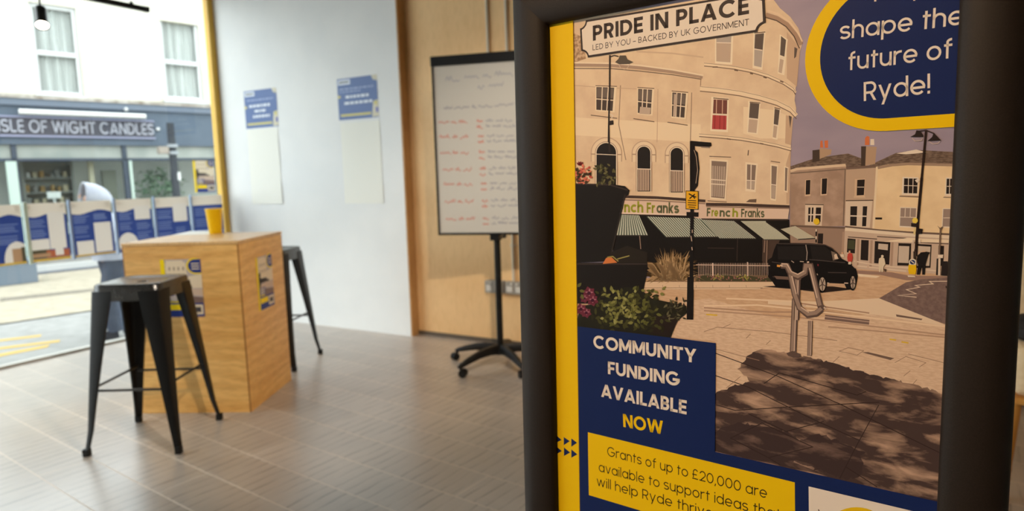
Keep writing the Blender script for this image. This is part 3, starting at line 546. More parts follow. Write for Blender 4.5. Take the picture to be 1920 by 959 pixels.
    foliage(lambda r: Z3(r.uniform(1020, 1220), r.uniform(500, 720))[0], 16, 12, 4, [ink(64, 54, 34), ink(100, 88, 60), ink(44, 36, 26)], 9)
    for cx, cy, q in ((150, 420, 1), (190, 500, .9), (60, 600, .9), (120, 640, .8), (100, 480, .7)):
        A.poly(ink(108, 42, 54), *[leaf(*Z3(cx, cy)[0], a*1.05+.3, 13*q, 10*q) for a in range(6)]); A.poly(ink(166, 98, 106), *[leaf(*Z3(cx+4, cy-10)[0], a*1.6, 8*q, 3*q) for a in range(4)]); A.poly(ink(66, 22, 38), zz(1080, 480, .1669, *[c for p in ell(cx, cy, 22*q, 20*q) for c in p]))
    A.poly(lf[1], *[leaf(*Z3(20+i*22, 350+(i % 3)*40)[0], -.8+i, 11, 6) for i in range(3)]); A.poly(ink(206, 112, 56), R3(170, 612, 185, 585, 210, 582, 235, 606)); A.line(ink(150, 132, 70), 2, R3(190, 582, 215, 578, 240, 600), R3(235, 590, 290, 575))
    foliage(lambda r: R3(r.uniform(140, 226), r.uniform(170, 250))[0], 20, 10, 5, [ink(66, 60, 34), ink(104, 92, 56)], 11); foliage(lambda r: R3(r.uniform(46, 112), r.uniform(180, 248))[0], 22, 9, 5, [ink(186, 78, 62), ink(216, 112, 86), ink(74, 54, 34)], 12); A.poly(ink(120, 44, 40), *[leaf(*R3(68, 170)[0], a, 9, 4) for a in (-2.4, -1.9, -1.4, -.9)])

# ---------------------------------------------------------------- the setting
WY = 3.88           # face of the white partition
PY = 3.965          # face of the plywood wall behind it
WXE = -3.152        # right-hand end of the white partition
CEIL = 3.0; XR = 3.2; YF = -3.4; ST = -0.35

m_white = noisy('painted_white_board', rgb(226, 228, 228), rgb(232, 233, 232), 3, .55, .35)
m_plain = mat('painted_white_wall', rgb(222, 218, 210), .7)
m_ceil = mat('painted_ceiling', rgb(120, 118, 114), .85, .2)
m_black = noisy('black_powder_coat', rgb(13, 12, 12), rgb(18, 17, 16), 60, .42, .32)
m_blackpl = mat('black_plastic', rgb(15, 14, 14), .45, .35)
m_yel = mat('yellow_paint', rgb(224, 178, 70), .45)

def plywood(name, c1, c2, c3, stretch, scale=3.0, wave=6.0, dist=5.0, spec=.3, rough=.55, wmix=.5, grain=.55):
    if name in MATS: return MATS[name]
    m = mat(name, c1, rough, spec); nt, N, L, b = nodes_of(m)
    v = mapped(nt, stretch)
    w = N.new('ShaderNodeTexWave'); w.wave_type = 'BANDS'; w.bands_direction = 'Z'; w.inputs['Scale'].default_value = wave
    w.inputs['Distortion'].default_value = dist; w.inputs['Detail'].default_value = 3; w.inputs['Detail Scale'].default_value = 1.2
    L.new(v, w.inputs['Vector'])
    n = noise(nt, v, scale, 4, .6); n2 = noise(nt, mapped(nt, [s*14 for s in stretch]), scale, 2, .5)
    a = ramp(nt, w.outputs['Fac'], [(0.15, c1), (0.9, c2)]); bb = ramp(nt, n, [(.35, c2), (.7, c3)])
    c = mixc(nt, wmix, bb, a); g = ramp(nt, n2, [(.36, (.80, .76, .70, 1)), (.55, (1, 1, 1, 1))])
    L.new(mixc(nt, grain, c, g, 'MULTIPLY'), b.inputs['Base Color']); bump(nt, n2, .08, .002, b)
    return m
m_plywall = plywood('birch_plywood_wall', rgb(236, 192, 136), rgb(244, 204, 150), rgb(238, 194, 138), (1.6, 1.6, .5), 2.2, 1.2, 4.0, grain=.22)
m_plybox = plywood('pine_plywood_box', rgb(206, 144, 68), rgb(240, 192, 116), rgb(228, 170, 90), (.55, .55, 2.6), 2.2, 2.0, 14.0, .4, .42, .32)
m_plytop = plywood('pale_plywood_top', rgb(214, 170, 112), rgb(226, 186, 130), rgb(220, 178, 120), (3.2, .8, 1), 2.0, 3.0, 6.0, .5, .30)
m_plyedge = mat('plywood_edge', rgb(150, 100, 50), .6)

# floor tiles: rows of long ribbed tiles
m_floor = mat('ribbed_floor_tiles', rgb(106, 94, 84), .38, .5); nt, N, L, b = nodes_of(m_floor)
v = mapped(nt, (1, 1, 1), (0, 0, -math.radians(173.84)), (0, .135, 0))
br = N.new('ShaderNodeTexBrick'); L.new(v, br.inputs['Vector']); br.offset = .37; br.offset_frequency = 2
br.inputs['Scale'].default_value = 1; br.inputs['Mortar Size'].default_value = .003; br.inputs['Mortar Smooth'].default_value = .2
br.inputs['Brick Width'].default_value = 1.6; br.inputs['Row Height'].default_value = .205; br.inputs['Bias'].default_value = 0
br.inputs['Color1'].default_value = rgb(174, 163, 152); br.inputs['Color2'].default_value = rgb(188, 177, 166); br.inputs['Mortar'].default_value = rgb(216, 202, 186)
rowv = N.new('ShaderNodeSeparateXYZ'); L.new(v, rowv.inputs[0])
rowi = N.new('ShaderNodeMath'); rowi.operation = 'MULTIPLY'; L.new(rowv.outputs['Y'], rowi.inputs[0]); rowi.inputs[1].default_value = 1/.205
rowf = N.new('ShaderNodeMath'); rowf.operation = 'FLOOR'; L.new(rowi.outputs[0], rowf.inputs[0])
rx = N.new('ShaderNodeMath'); rx.operation = 'MULTIPLY_ADD'; L.new(rowf.outputs[0], rx.inputs[0]); rx.inputs[1].default_value = .0237; L.new(rowv.outputs['X'], rx.inputs[2])
rvec = N.new('ShaderNodeCombineXYZ'); L.new(rx.outputs[0], rvec.inputs['X']); L.new(rowv.outputs['Y'], rvec.inputs['Y'])
wv = N.new('ShaderNodeTexWave'); wv.wave_type = 'BANDS'; wv.bands_direction = 'X'; wv.wave_profile = 'SAW'; L.new(rvec.outputs[0], wv.inputs['Vector'])
wv.inputs['Scale'].default_value = 5.6; wv.inputs['Distortion'].default_value = 2.2; wv.inputs['Detail'].default_value = 2; wv.inputs['Detail Scale'].default_value = .7
nf = noise(nt, v, 4, 4, .6); nf2 = noise(nt, mapped(nt, (16, 2.0, 1), (0, 0, -math.radians(173.84))), 2, 3, .6)
c = mixc(nt, .5, br.outputs['Color'], ramp(nt, nf, [(.3, (.80, .80, .80, 1)), (.7, (1.05, 1.03, 1.0, 1))]), 'MULTIPLY')
rib = ramp(nt, wv.outputs['Fac'], [(0.0, (.34, .33, .32, 1)), (.22, (.93, .93, .93, 1)), (.9, (1, 1, 1, 1))])
patch = ramp(nt, nf2, [(.40, (.1, .1, .1, 1)), (.60, (1, 1, 1, 1))])
ribm = N.new('ShaderNodeMath'); ribm.operation = 'MULTIPLY'; L.new(patch, ribm.inputs[0]); inv0 = N.new('ShaderNodeMath'); inv0.operation = 'SUBTRACT'; inv0.inputs[0].default_value = 1; L.new(br.outputs['Fac'], inv0.inputs[1]); L.new(inv0.outputs[0], ribm.inputs[1])
c = mixc(nt, ribm.outputs[0], c, mixc(nt, 1.0, c, rib, 'MULTIPLY'))
L.new(c, b.inputs['Base Color'])
hh = N.new('ShaderNodeMath'); hh.operation = 'MULTIPLY_ADD'; L.new(br.outputs['Fac'], hh.inputs[0]); hh.inputs[1].default_value = -.8; L.new(wv.outputs['Fac'], hh.inputs[2])
bump(nt, hh.outputs[0], .22, .004, b)
rr = N.new('ShaderNodeMath'); rr.operation = 'MULTIPLY_ADD'; L.new(br.outputs['Fac'], rr.inputs[0]); rr.inputs[1].default_value = .35; rr.inputs[2].default_value = .30
L.new(rr.outputs[0], b.inputs['Roughness']); b.inputs['Specular IOR Level'].default_value = 1.0; b.inputs['IOR'].default_value = 1.66

struct(B().span((GX, YF, -.12), (XR, PY+.12, 0)).build('floor', m_floor))
struct(B().span((GX, YF, CEIL), (XR, PY+.12, CEIL+.12)).build('ceiling', m_ceil))
struct(B().span((WXE-.02, PY, 0), (XR, PY+.12, CEIL)).build('wall_back', m_plywall))
wl = struct(B().span((GX, WY, 0), (WXE, PY+.12, CEIL)).build('wall_left', m_white))
struct(B().span((WXE, WY, 0), (WXE+.014, PY, CEIL)).build('trim_1', plywood('plywood_reveal', rgb(176, 132, 82), rgb(190, 146, 94), rgb(184, 138, 88), (1.6, 1.6, .5), 2.2, 1.2, 4.0)))
struct(B().span((XR, YF, 0), (XR+.12, PY+.12, CEIL)).build('wall_right', m_plain))
struct(B().span((GX, YF-.12, 0), (XR+.12, YF, CEIL)).build('wall_front', m_plain))
struct(B().span((WXE+.014, PY-.012, 0), (XR, PY, .03)).build('baseboard_back', mat('dark_base_strip', rgb(96, 84, 72), .6)))
# shop window: yellow jamb beside the white partition, unseen deep head lowered to cut daylight on the upper wall, thin sill channel, one sheet of glass
win = thing('window_1', 'clear full-height shop window with a yellow jamb', 'window', (GX, .2, 0)); struct(win)
B().span((GX-.03, WY-.055, 0), (GX+.035, WY, CEIL)).build('window_frame', m_yel, win, True, bevel=.004)
B().span((GX-.03, YF, 0), (GX+.03, WY-.055, .018)).build('sill_channel', mat('grey_channel', rgb(176, 172, 164), .5), win, True)
B().span((GX-.08, YF, 2.80), (GX+.03, WY-.055, CEIL)).build('lowered_head', m_plain, win, True)
m_glass = bpy.data.materials.new('clear_window_glass'); m_glass.use_nodes = True; nt = m_glass.node_tree; nt.nodes.clear()
o_ = nt.nodes.new('ShaderNodeOutputMaterial'); tr = nt.nodes.new('ShaderNodeBsdfTransparent'); gl_ = nt.nodes.new('ShaderNodeBsdfGlossy'); gl_.inputs['Roughness'].default_value = .02
fr = nt.nodes.new('ShaderNodeFresnel'); fr.inputs['IOR'].default_value = 1.45; mx = nt.nodes.new('ShaderNodeMixShader'); tr.inputs['Color'].default_value = (.95, .97, .96, 1)
ge = nt.nodes.new('ShaderNodeNewGeometry'); fm = nt.nodes.new('ShaderNodeMath'); fm.operation = 'MULTIPLY_ADD'; fm.use_clamp = True; nt.links.new(ge.outputs['Backfacing'], fm.inputs[0]); fm.inputs[1].default_value = -1; nt.links.new(fr.outputs[0], fm.inputs[2])      # reflect once, at the face the light meets first
nt.links.new(fm.outputs[0], mx.inputs[0]); nt.links.new(tr.outputs[0], mx.inputs[1]); nt.links.new(gl_.outputs[0], mx.inputs[2]); nt.links.new(mx.outputs[0], o_.inputs[0])
B().span((GX-.005, YF, .018), (GX+.005, WY-.055, 2.80)).build('glass', m_glass, win, True)

# ---------------------------------------------------------------- poster in a black snap frame on a floor stand (nearest thing)
PQ = EYE + ray(1400, 480)*.665
PU = Vector((.9917, -.1283, .0061)); PN = Vector((-.1284, -.9916, .0141)); PV = PN.cross(PU).normalized(); PU.normalize(); PN = PU.cross(PV)
def p_uv(x, y):
    P = on_plane(x, y, PQ, PN) - PQ; return (P.dot(PU), P.dot(PV))
U0, U1, V1 = -.2312, .1690, .2608; V0 = V1-.625
st_ = thing('sign_stand', 'large navy and yellow poster in a black snap frame, nearest to the viewer', 'sign', (PQ.x-.03, PQ.y+.10, 0), math.radians(-7.4))
PM = Matrix(((PU.x, PV.x, PN.x, PQ.x), (PU.y, PV.y, PN.y, PQ.y), (PU.z, PV.z, PN.z, PQ.z), (0, 0, 0, 1)))
def on_sheet(o):     # object built in (u, v, n) sheet coordinates
    o.parent = st_; o.matrix_parent_inverse = Matrix.Identity(4); o.matrix_local = frame(st_).inverted() @ PM; return o
A = Art(p_uv)
navy = ink(24, 36, 76); yel = ink(232, 178, 8); cw = ink(228, 200, 176)
A.raw(ink(200, 170, 140), [[(U0-.008, V0-.008), (U1+.008, V0-.008), (U1+.008, V1+.008), (U0-.008, V1+.008)]])
A.raw(navy, [[(U0-.006, V0-.006), (U1+.008, V0-.006), (U1+.008, V1+.006), (U0-.006, V1+.006)]])
street_picture(A)
A.poly(navy, [(1060, 609.5), (1081, 612), (1342.5, 643.5), (1341, 847), (1800, 950), (1800, 1300), (1060, 1300)])
# slanted street-name plate
pq = [p_uv(1087.5, 40), p_uv(1433, -17), p_uv(1436.5, 57.5), p_uv(1091.5, 110)]
def plate(ins):
    W, Hh = .19, .038; r = .0062-ins*.55; x0, x1, y0, y1 = ins, W-ins, ins, Hh-ins; P = []
    for cx, cy, a0 in ((0, 0, 90), (W, 0, 180), (W, Hh, 270), (0, Hh, 360)):
        rr_ = .0075+ins*.85
        pts = arcp(cx, cy, rr_, rr_, a0, a0-90, 6)
        if (cx, cy) == (0, 0): pts = arcp(ins*.0, ins*.0, rr_, rr_, 90, 0, 6)
        P += [(min(max(x, x0), x1), min(max(y, y0), y1)) for x, y in pts]
    return [bil(pq, x/W, 1-y/Hh) for x, y in P]
A.raw(ink(58, 46, 42), [plate(0)]); A.raw(cw, [plate(.0021)])
tb = ink(62, 49, 44)
A.text(tb, 'PRIDE IN PLACE', (1112.5, 77), (1405, 26.3), 28.5, .15, .075)
A.text(tb, 'LED BY YOU - BACKED BY UK GOVERNMENT', (1112, 94.8), (1405, 47.6), 10.6, .085, .10)
# rounded badge
def badge(c, e, flat_y):
    C_ = p_uv(*c); r = abs(C_[0]-p_uv(*e)[0]); vb = p_uv(*flat_y)[1]; ru = r; rv = C_[1]-vb
    return [(U1+.006, vb)] + [(C_[0]+ru*math.cos(math.radians(a)), C_[1]+rv*math.sin(math.radians(a))) for a in range(270, 89, -5)] + [(U1+.006, C_[1]+rv)]
A.raw(yel, [badge((1668, 92), (1510.5, 92), (1660, 246))]); A.raw(navy, [badge((1668, 92), (1538.5, 92), (1660, 222.5))])
A.text(cw, 'shape the', (1575, 75), (1807, 46), 33, .088, .07); A.text(cw, 'future of', (1590, 132.5), (1785, 109), 33, .088, .07); A.text(cw, 'Ryde!', (1620, 190), (1744, 175.5), 35.5, .088, .07)
A.poly(cw, [(1639, -8), (1643, -8), (1643.5, 3), (1639.5, 3.5)], [(1712, -10), (1716, -10.5), (1716.5, 1.5), (1712.5, 2)])
# yellow edge strip and chevrons
A.poly(yel, *[[(a, y0), (a2, y0-2), (b2, y1-2), (b, y1)] for (a, a2, y0, b, b2, y1) in ((1005, 1075.2, 20, 1020, 1088.0, 965),)])
A.poly(yel, [(1020, 964), (1088, 962), (1093, 1300), (1030, 1300)]); A.line(ink(150, 104, 20), .9, [(1075.4, 40), (1081.5, 500), (1088, 962)])
A.poly(navy, *[zz(940, 600, .3742, *t) for t in ((275, 576, 275, 616, 304, 602), (315, 587, 315, 628, 345, 608), (353, 594, 353, 636, 382, 616), (280, 636, 280, 672, 305, 657), (316, 639, 316, 682, 347, 665), (353, 649, 353, 691, 383, 674))])
A.text(cw, 'COMMUNITY', (1113.5, 652.3), (1306.5, 681), 23.6, .145, .06); A.text(cw, 'FUNDING', (1140.7, 701.4), (1275.5, 724.5), 23.6, .145, .06)
A.text(cw, 'AVAILABLE', (1128, 744), (1288, 777.5), 24.2, .145, .06); A.text(yel, 'NOW', (1169.6, 800.6), (1244.4, 815), 24.5, .145, .06)
A.poly(yel, [(1103, 810.6), (1490.7, 904.6), (1492, 1045), (1104.9, 928.5)])
tk = ink(44, 32, 20)
A.text(tk, 'Grants of up to #20,000 are', (1139.4, 854.5), (1438.5, 935), 17.4, .072, .085); A.text(tk, 'available to support ideas that', (1123.6, 884), (1464, 976), 17.4, .072, .085); A.text(tk, 'will help Ryde thrive', (1119.8, 910.5), (1338, 973), 17.4, .072, .085)
A.poly(cw, [(1516.6, 912), (1742, 965.5), (1745, 1090), (1518, 1040)]); A.poly(ink(226, 172, 20), ell(1606, 988, 52, 37, 32)); A.line(tk, 1.6, [(1535, 955), (1538, 963)])
on_sheet(A.b.build('poster', A.mats))
# snap-frame rails with a rounded section, mitred at the corners
m_rail = noisy('black_anodised_rail', rgb(33, 26, 20), rgb(40, 32, 26), 900, .52, .22)
PROF = [(0, -.006), (0, .0012), (.0008, .0072), (.0035, .0102), (.010, .0128), (.019, .0146), (.029, .0150), (.037, .0140), (.044, .0108), (.0485, .0062), (.050, .0010), (.050, -.012), (0, -.012)]
def rail(a, b, out):
    a, b, out = Vector(a), Vector(b), Vector(out); d = (b-a).normalized(); R_ = B(); rings = []
    for p, sgn in ((a, -1), (b, 1)):
        rings.append([(p + out*s + d*(sgn*s)).to_3d() + Vector((0, 0, h)) for s, h in PROF])
    R_.loft(rings); o = R_.build('frame_rail', m_rail, smooth=True); return on_sheet(o)
rail((U0, V0), (U0, V1), (-1, 0)); rail((U0, V1), (U1, V1), (0, 1)); rail((U1, V1), (U1, V0), (1, 0)); rail((U1, V0), (U0, V0), (0, -1))
on_sheet(B().span((U0-.04, V0-.04, -.012), (U1+.04, V1+.04, -.004)).build('back_board', m_blackpl))
s_ = B(); s_.cone((0, 0, .02), (0, 0, 1.30), .017, .017, 20); s_.box((0, -.055, 1.05), (.07, .07, .09)); s_.box((0, -.045, 1.25), (.05, .06, .04)); s_.build('pole', m_black, st_, smooth=True)
B().lathe((0, 0, 0), [(0.0001, .028), (.04, .028), (.19, .014), (.20, .008), (.20, 0), (.0001, 0)], 40).build('base', m_black, st_, smooth=True)

# ---------------------------------------------------------------- plywood box table with its things
FL = on_z(259, 776); FRr = on_z(471, 774); BR_ = on_z(547, 713)
byaw = math.atan2((FRr-FL).y, (FRr-FL).x); bw = (FRr-FL).length; bd = .56; bh = .905
bex = Vector((math.cos(byaw), math.sin(byaw), 0)); bey = Vector((-bex.y, bex.x, 0))
bc = FL + bex*bw/2 + bey*bd/2
box = thing('box_table', 'square plywood box table with a yellow pot on top', 'table', bc, byaw)
t_ = .018
B().span((-bw/2+.006, -bd/2, 0), (bw/2-.006, -bd/2+t_, bh-t_)).build('front_panel', m_plybox, box, bevel=.0015)
B().span((-bw/2+.006, bd/2-t_, 0), (bw/2-.006, bd/2, bh-t_)).build('rear_panel', m_plybox, box, bevel=.0015)
for sx in (-1, 1):
    B().span((sx*bw/2, -bd/2+.006, 0), (sx*(bw/2-.012), bd/2-.006, bh-t_)).build('side_panel', m_plybox, box, bevel=.0015)
    for sy in (-1, 1): B().span((sx*(bw/2-.0008), sy*(bd/2-.0008), 0), (sx*(bw/2-.006), sy*(bd/2-.006), bh-t_)).build('corner_edge', m_plyedge, box)
B().span((-bw/2-.001, -bd/2-.001, bh-t_+.002), (bw/2+.002, bd/2+.002, bh)).build('tabletop', m_plytop, box, bevel=.002)

def flyer_art(w, h):
    """The same poster design at leaflet size: strip, street picture, badge, headline block, grant box."""
    A = Art(lambda x, y: ((x-.5)*w, (.5-y)*h), 3e-6)
    n = ink(38, 50, 104); y_ = ink(240, 190, 10); c = ink(218, 186, 150)
    A.poly(n, [(0, 0), (1, 0), (1, 1), (0, 1)]); A.poly(ink(176, 150, 138), [(.12, 0), (1, 0), (1, .76), (.12, .76)])
    A.poly(c, [(.12, .07), (.3, .03), (.62, .05), (.66, .44), (.12, .44)], [(.66, .3), (1, .26), (1, .5), (.66, .5)]); A.poly(ink(158, 128, 104), *[[(x, y), (x+.045, y), (x+.045, y+.06), (x, y+.06)] for x in (.2, .31, .42, .54) for y in (.13, .25)])
    A.poly(ink(60, 46, 40), [(.12, .4), (.6, .42), (.6, .5), (.12, .5)], [(.12, .3), (.24, .3), (.22, .5), (.3, .6), (.12, .62)], [(.56, .46), (.74, .46), (.74, .54), (.56, .54)]); A.poly(ink(196, 158, 130), [(.12, .62), (.24, .52), (.6, .5), (1, .52), (1, .64), (.46, .6)]); A.poly(ink(120, 90, 78), [(.46, .62), (1, .66), (1, .76), (.46, .76)])
    A.poly(y_, [(0, 0), (.11, 0), (.11, 1), (0, 1)]); A.poly(y_, arcp(.86, .12, .22, .14, 90, 270, 14)+[(1, -.02+.02), (1, .26)]); A.poly(n, arcp(.87, .12, .19, .118, 90, 270, 14)+[(1, .002), (1, .238)])
    for i in range(3): A.poly(c, [(.76, .07+i*.045), (.96, .07+i*.045), (.96, .087+i*.045), (.76, .087+i*.045)])
    A.poly(c, [(.14, .02), (.56, .02), (.56, .06), (.14, .06)]); A.poly(n, [(.11, .58), (.46, .58), (.46, .78), (.11, .78)])
    for i in range(4): A.poly(c if i < 3 else y_, [(.17, .60+i*.042), (.42, .60+i*.042), (.42, .622+i*.042), (.17, .622+i*.042)])
    A.poly(y_, [(.14, .78), (.6, .78), (.6, .88), (.14, .88)]); A.poly(c, [(.64, .79), (.97, .79), (.97, .96), (.64, .96)]); A.poly(ink(70, 60, 60), [(.7, .83), (.92, .83), (.92, .92), (.7, .92)])
    return A
def flyer(label, P, ang, w, h, tilt_axis=None):
    a = flyer_art(w, h); me = a.b
    o = me.build('poster', a.mats); tag(o, label, 'poster', 'leaflet-size copies of the navy and yellow poster')
    o.matrix_world = P; return o
def face_matrix(c, ex, n):
    n = n.normalized(); ex = ex.normalized(); ey = n.cross(ex)
    return Matrix(((ex.x, ey.x, n.x, c.x), (ex.y, ey.y, n.y, c.y), (ex.z, ey.z, n.z, c.z), (0, 0, 0, 1)))
qf = FL - bey*.0012; pc_ = on_plane(342, 541, qf, -bey)
flyer('portrait poster stuck to the front face of the plywood box, behind the near stool', face_matrix(pc_, bex, -bey), 0, .214, .300)
qs = FRr + bex*.0012; pc2 = on_plane(497.5, 529, qs, bex)
flyer('portrait poster stuck to the right-hand side of the plywood box', face_matrix(pc2, bey, bex), 0, .206, .292)
cp_ = on_z(404.5, 438, bh)
cup = thing('plant_pot', 'yellow tapered pot standing on the plywood box table', 'pot', (cp_.x, cp_.y, bh))
B().lathe((0, 0, 0), [(.0001, .001), (.0335, .0005), (.035, .003), (.047, .138), (.049, .140), (.049, .146), (.0455, .146), (.044, .138), (.033, .012), (.0001, .010)], 36).build('cup', mat('yellow_plastic', rgb(246, 200, 0), .35), cup, smooth=True)
B().lathe((0, 0, 0), [(.0001, .132), (.03, .134), (.0437, .1335)], 24).build('filling', noisy('grey_filling', rgb(120, 122, 130), rgb(210, 212, 218), 60), cup, smooth=True)
pp = on_z(372, 437, bh)
m_paper = mat('white_paper', rgb(232, 232, 228), .6)
ps = B(); ps.span((-.105, -.1485, 0), (.105, .1485, .0012)); po_ = ps.build('paper_sheet', m_paper); po_.location = (pp.x, pp.y, bh+.0002); po_.rotation_euler = (0, 0, byaw+.15); tag(po_, 'white sheet of paper lying flat on the plywood box beside the yellow pot', 'paper')

# ---------------------------------------------------------------- metal bar stools
def make_stool(label):
    t = thing('bar_stool', label, 'stool', (0, 0, 0), 0, 'black metal bar stools at the box table')
    s = .150; H_ = .765
    def rsq(a, r, z, n=6):
        P = []
        for cx, cy, a0 in ((a-r, a-r, 0), (-a+r, a-r, 90), (-a+r, -a+r, 180), (a-r, -a+r, 270)):
            P += [(x, y, z) for x, y in arcp(cx, cy, r, r, a0, a0+90, n)]
        return P
    sb = B(); sb.loft([rsq(s+.004, .045, H_-.075), rsq(s+.002, .045, H_-.008), rsq(s-.003, .044, H_-.001), rsq(s-.012, .040, H_), rsq(s-.022, .036, H_-.004), rsq(.07, .03, H_-.009), rsq(.024, .0235, H_-.010), rsq(.022, .0215, H_-.020)], cap=False)
    sb.loft([rsq(s+.001, .044, H_-.075), rsq(s-.002, .044, H_-.02)], cap=False)
    sb.build('seat', m_seat, t, smooth=True)
    for sx in (-1, 1):
        for sy in (-1, 1):
            def sec(z):
                k = (H_-.03-z)/(H_-.03)
                o = s+.003 + k*.060 + (max(0, .11-z)*.07)      # outside corner, flaring at the foot
                w = .072*(1-k)**1.25 + .024
                return o, w
            lb = B(); rings = []
            for z in (H_-.03, H_-.12, .55, .40, .28, .18, .11, .06, .022):
                o, w = sec(z); th = .010; r = .018
                # an angle plate folded round the stool corner
                L_ = [(o-w, o), (o-r, o), (o-r*.3, o-r*.3), (o, o-r), (o, o-w), (o-th, o-w), (o-th, o-r-th*.4), (o-r*.3-th, o-r*.3-th), (o-r-th*.4, o-th), (o-w, o-th)]
                rings.append([(sx*x, sy*y, z) for x, y in L_])
            if sx*sy < 0: rings = [r[::-1] for r in rings]
            lg = lb.loft(rings).build('leg', m_black, t, smooth=True)
            o, w = sec(.012); fb = B(); fb.loft([[(sx*x, sy*y, z) for x, y in ((o-w-.002, o+.002), (o+.002, o+.002), (o+.002, o-w-.002), (o-w-.002, o-w-.002))][::1 if sx*sy > 0 else -1] for z in (.0, .034)])
            fb.build('rubber_foot', m_blackpl, lg, bevel=.004)
    zb = .285; o = s+.044; 
    for (ax, ay), (bx, by), z in (((-1, -1), (1, -1), zb), ((-1, 1), (1, 1), zb+.0), ((-1, -1), (-1, 1), zb+.02), ((1, -1), (1, 1), zb+.02)):
        q = o-.035; B().tube([(ax*q, ay*q, z), (bx*q, by*q, z)], .006, 10).build('brace', m_steel, t, smooth=True)
    return t
m_seat = noisy('black_metal_seat', rgb(34, 33, 33), rgb(46, 45, 45), 40, .26, .8)
m_steel = mat('dark_steel_rod', rgb(52, 50, 48), .35, .5, .4)
sc_ = sum((on_z(*q) for q in ((165, 853), (345, 848), (252, 795), (412, 789))), Vector())/4
stool = make_stool('black metal bar stool in front of the plywood box, nearest the viewer')
stool.location = (sc_.x, sc_.y, 0); stool.rotation_euler = (0, 0, math.radians(29.7))
dup(stool, (-3.53, 2.945, 0), math.radians(23.3), 'black metal bar stool half hidden behind the plywood box, by the white partition')

# ---------------------------------------------------------------- flip-chart easel with whiteboard
hub = on_z(936, 653, .12); ya = math.radians(16)
es = thing('whiteboard_easel', 'mobile whiteboard on a black star base by the plywood wall', 'whiteboard', (hub.x, hub.y, 0), ya)
bz0, bz1, bx0, bx1 = .838, 1.912, -.352, .352; by_ = -.045
m_wb = mat('white_gloss_board', rgb(206, 200, 190), .22, .5)
bd0 = B().span((bx0+.012, by_-.006, bz0+.012), (bx1-.012, by_+.012, bz1-.01))
fb = B(); fb.span((bx0, by_-.012, bz0), (bx1, by_+.016, bz0+.014)); fb.span((bx0, by_-.012, bz0), (bx0+.013, by_+.016, bz1)); fb.span((bx1-.013, by_-.012, bz0), (bx1, by_+.016, bz1)); fb.build('board_frame', m_blackpl, es, bevel=.002)
B().span((bx0-.002, by_-.022, bz1-.058), (bx1+.002, by_+.018, bz1)).build('paper_clamp', m_blackpl, es, bevel=.004)
# handwriting: loose marker scribble in red and grey-blue on the board
A = Art(lambda x, y: (x, y), 1e-5); A.z = 0
red = mat('red_marker', rgb(206, 128, 112), .5); gry = mat('grey_blue_marker', rgb(150, 146, 156), .5); blu = mat('blue_marker', rgb(156, 154, 164), .5)
hb = es_plane = Matrix.Translation(Vector((0, by_-.0064, 0)))
def on_board(x, y):
    n = Vector((math.sin(ya), -math.cos(ya), 0)); q = Vector((hub.x, hub.y, 0)) + n*(-by_+.0064)
    P = on_plane(x, y, q, n); return ((P-q).dot(Vector((math.cos(ya), math.sin(ya), 0))), P.z)
rw = random.Random(21)
def scrawl(x0, y0, x1, y1, hgt, wd_, m):
    n = max(6, int(abs(x1-x0)/(hgt*.34))); pts = []
    for i in range(n+1):
        t = i/n; h_ = hgt*rw.choice((.45, .5, .55, .9, -.3))*(1 if i % 2 else .08)
        pts.append((x0+(x1-x0)*t+rw.uniform(-.3, .3), y0+(y1-y0)*t-h_))
    A.line(m, wd_, pts)
for x0, x1, y in ((835, 862, 152), (870, 898, 147), (905, 921, 145), (928, 962, 142)): scrawl(x0, y, x1, y-2, 9, 1.3, blu)
for x0, x1, y in ((896, 908, 166), (916, 944, 163), (970, 985, 160)): scrawl(x0, y, x1, y-2, 9, 1.3, blu)
for x0, x1, y in ((832, 848, 205), (851, 880, 203), (885, 893, 202), (897, 923, 200), (927, 962, 198), (966, 990, 196)): scrawl(x0, y, x1, y-.6, 6, 1.3, gry)
rows = [(822, 230), (824, 258), (825, 288), (830, 319), (832, 347), (834, 379), (836, 412)]
for i, (x, y) in enumerate(rows):
    k = .99**i
    for a, b_ in ((0, 20), (24, 34), (38, 54)): scrawl(x+a, y+1, x+b_, y, 6, 1.4, red)
    xx = 894+i*1.9
    for dy in (-1, 10): scrawl(xx, y+dy, xx+11, y+dy, 5, 1.6, red)
    for dy, segs_ in ((-2, ((20, 34), (38, 52), (56, 70))), (8, ((20, 28), (32, 48), (52, 76)))):
        for a, b_ in segs_: scrawl(xx+a-3, y+dy, xx+b_-3, y+dy, 5, 1.1, gry)
for (p, m_i) in zip(A.b.f, A.b.m):
    q = [on_board(A.b.v[i][0], A.b.v[i][1]) for i in p]; bd0.add([(u, by_-.0066, z) for u, z in q], [list(range(len(q)))], m_i+1)
bd0.build('board', [m_wb]+A.mats, es)
B().tube([(0, .03, .10), (0, .03, 1.5)], .0205, 16).build('pole', m_black, es, smooth=True)
for z in (.80, 1.42): B().span((-.03, -.03, z), (.03, .045, z+.08)).build('board_bracket', m_blackpl, es, bevel=.003)
B().cone((.06, -.005, .825), (.06, -.04, .825), .012, .010, 12).build('tilt_knob', m_blackpl, es, smooth=True)
B().lathe((0, .03, 0), [(.0001, .075), (.045, .078), (.05, .10), (.034, .128), (.02, .14), (.0001, .14)], 24).build('hub', m_blackpl, es, smooth=True)
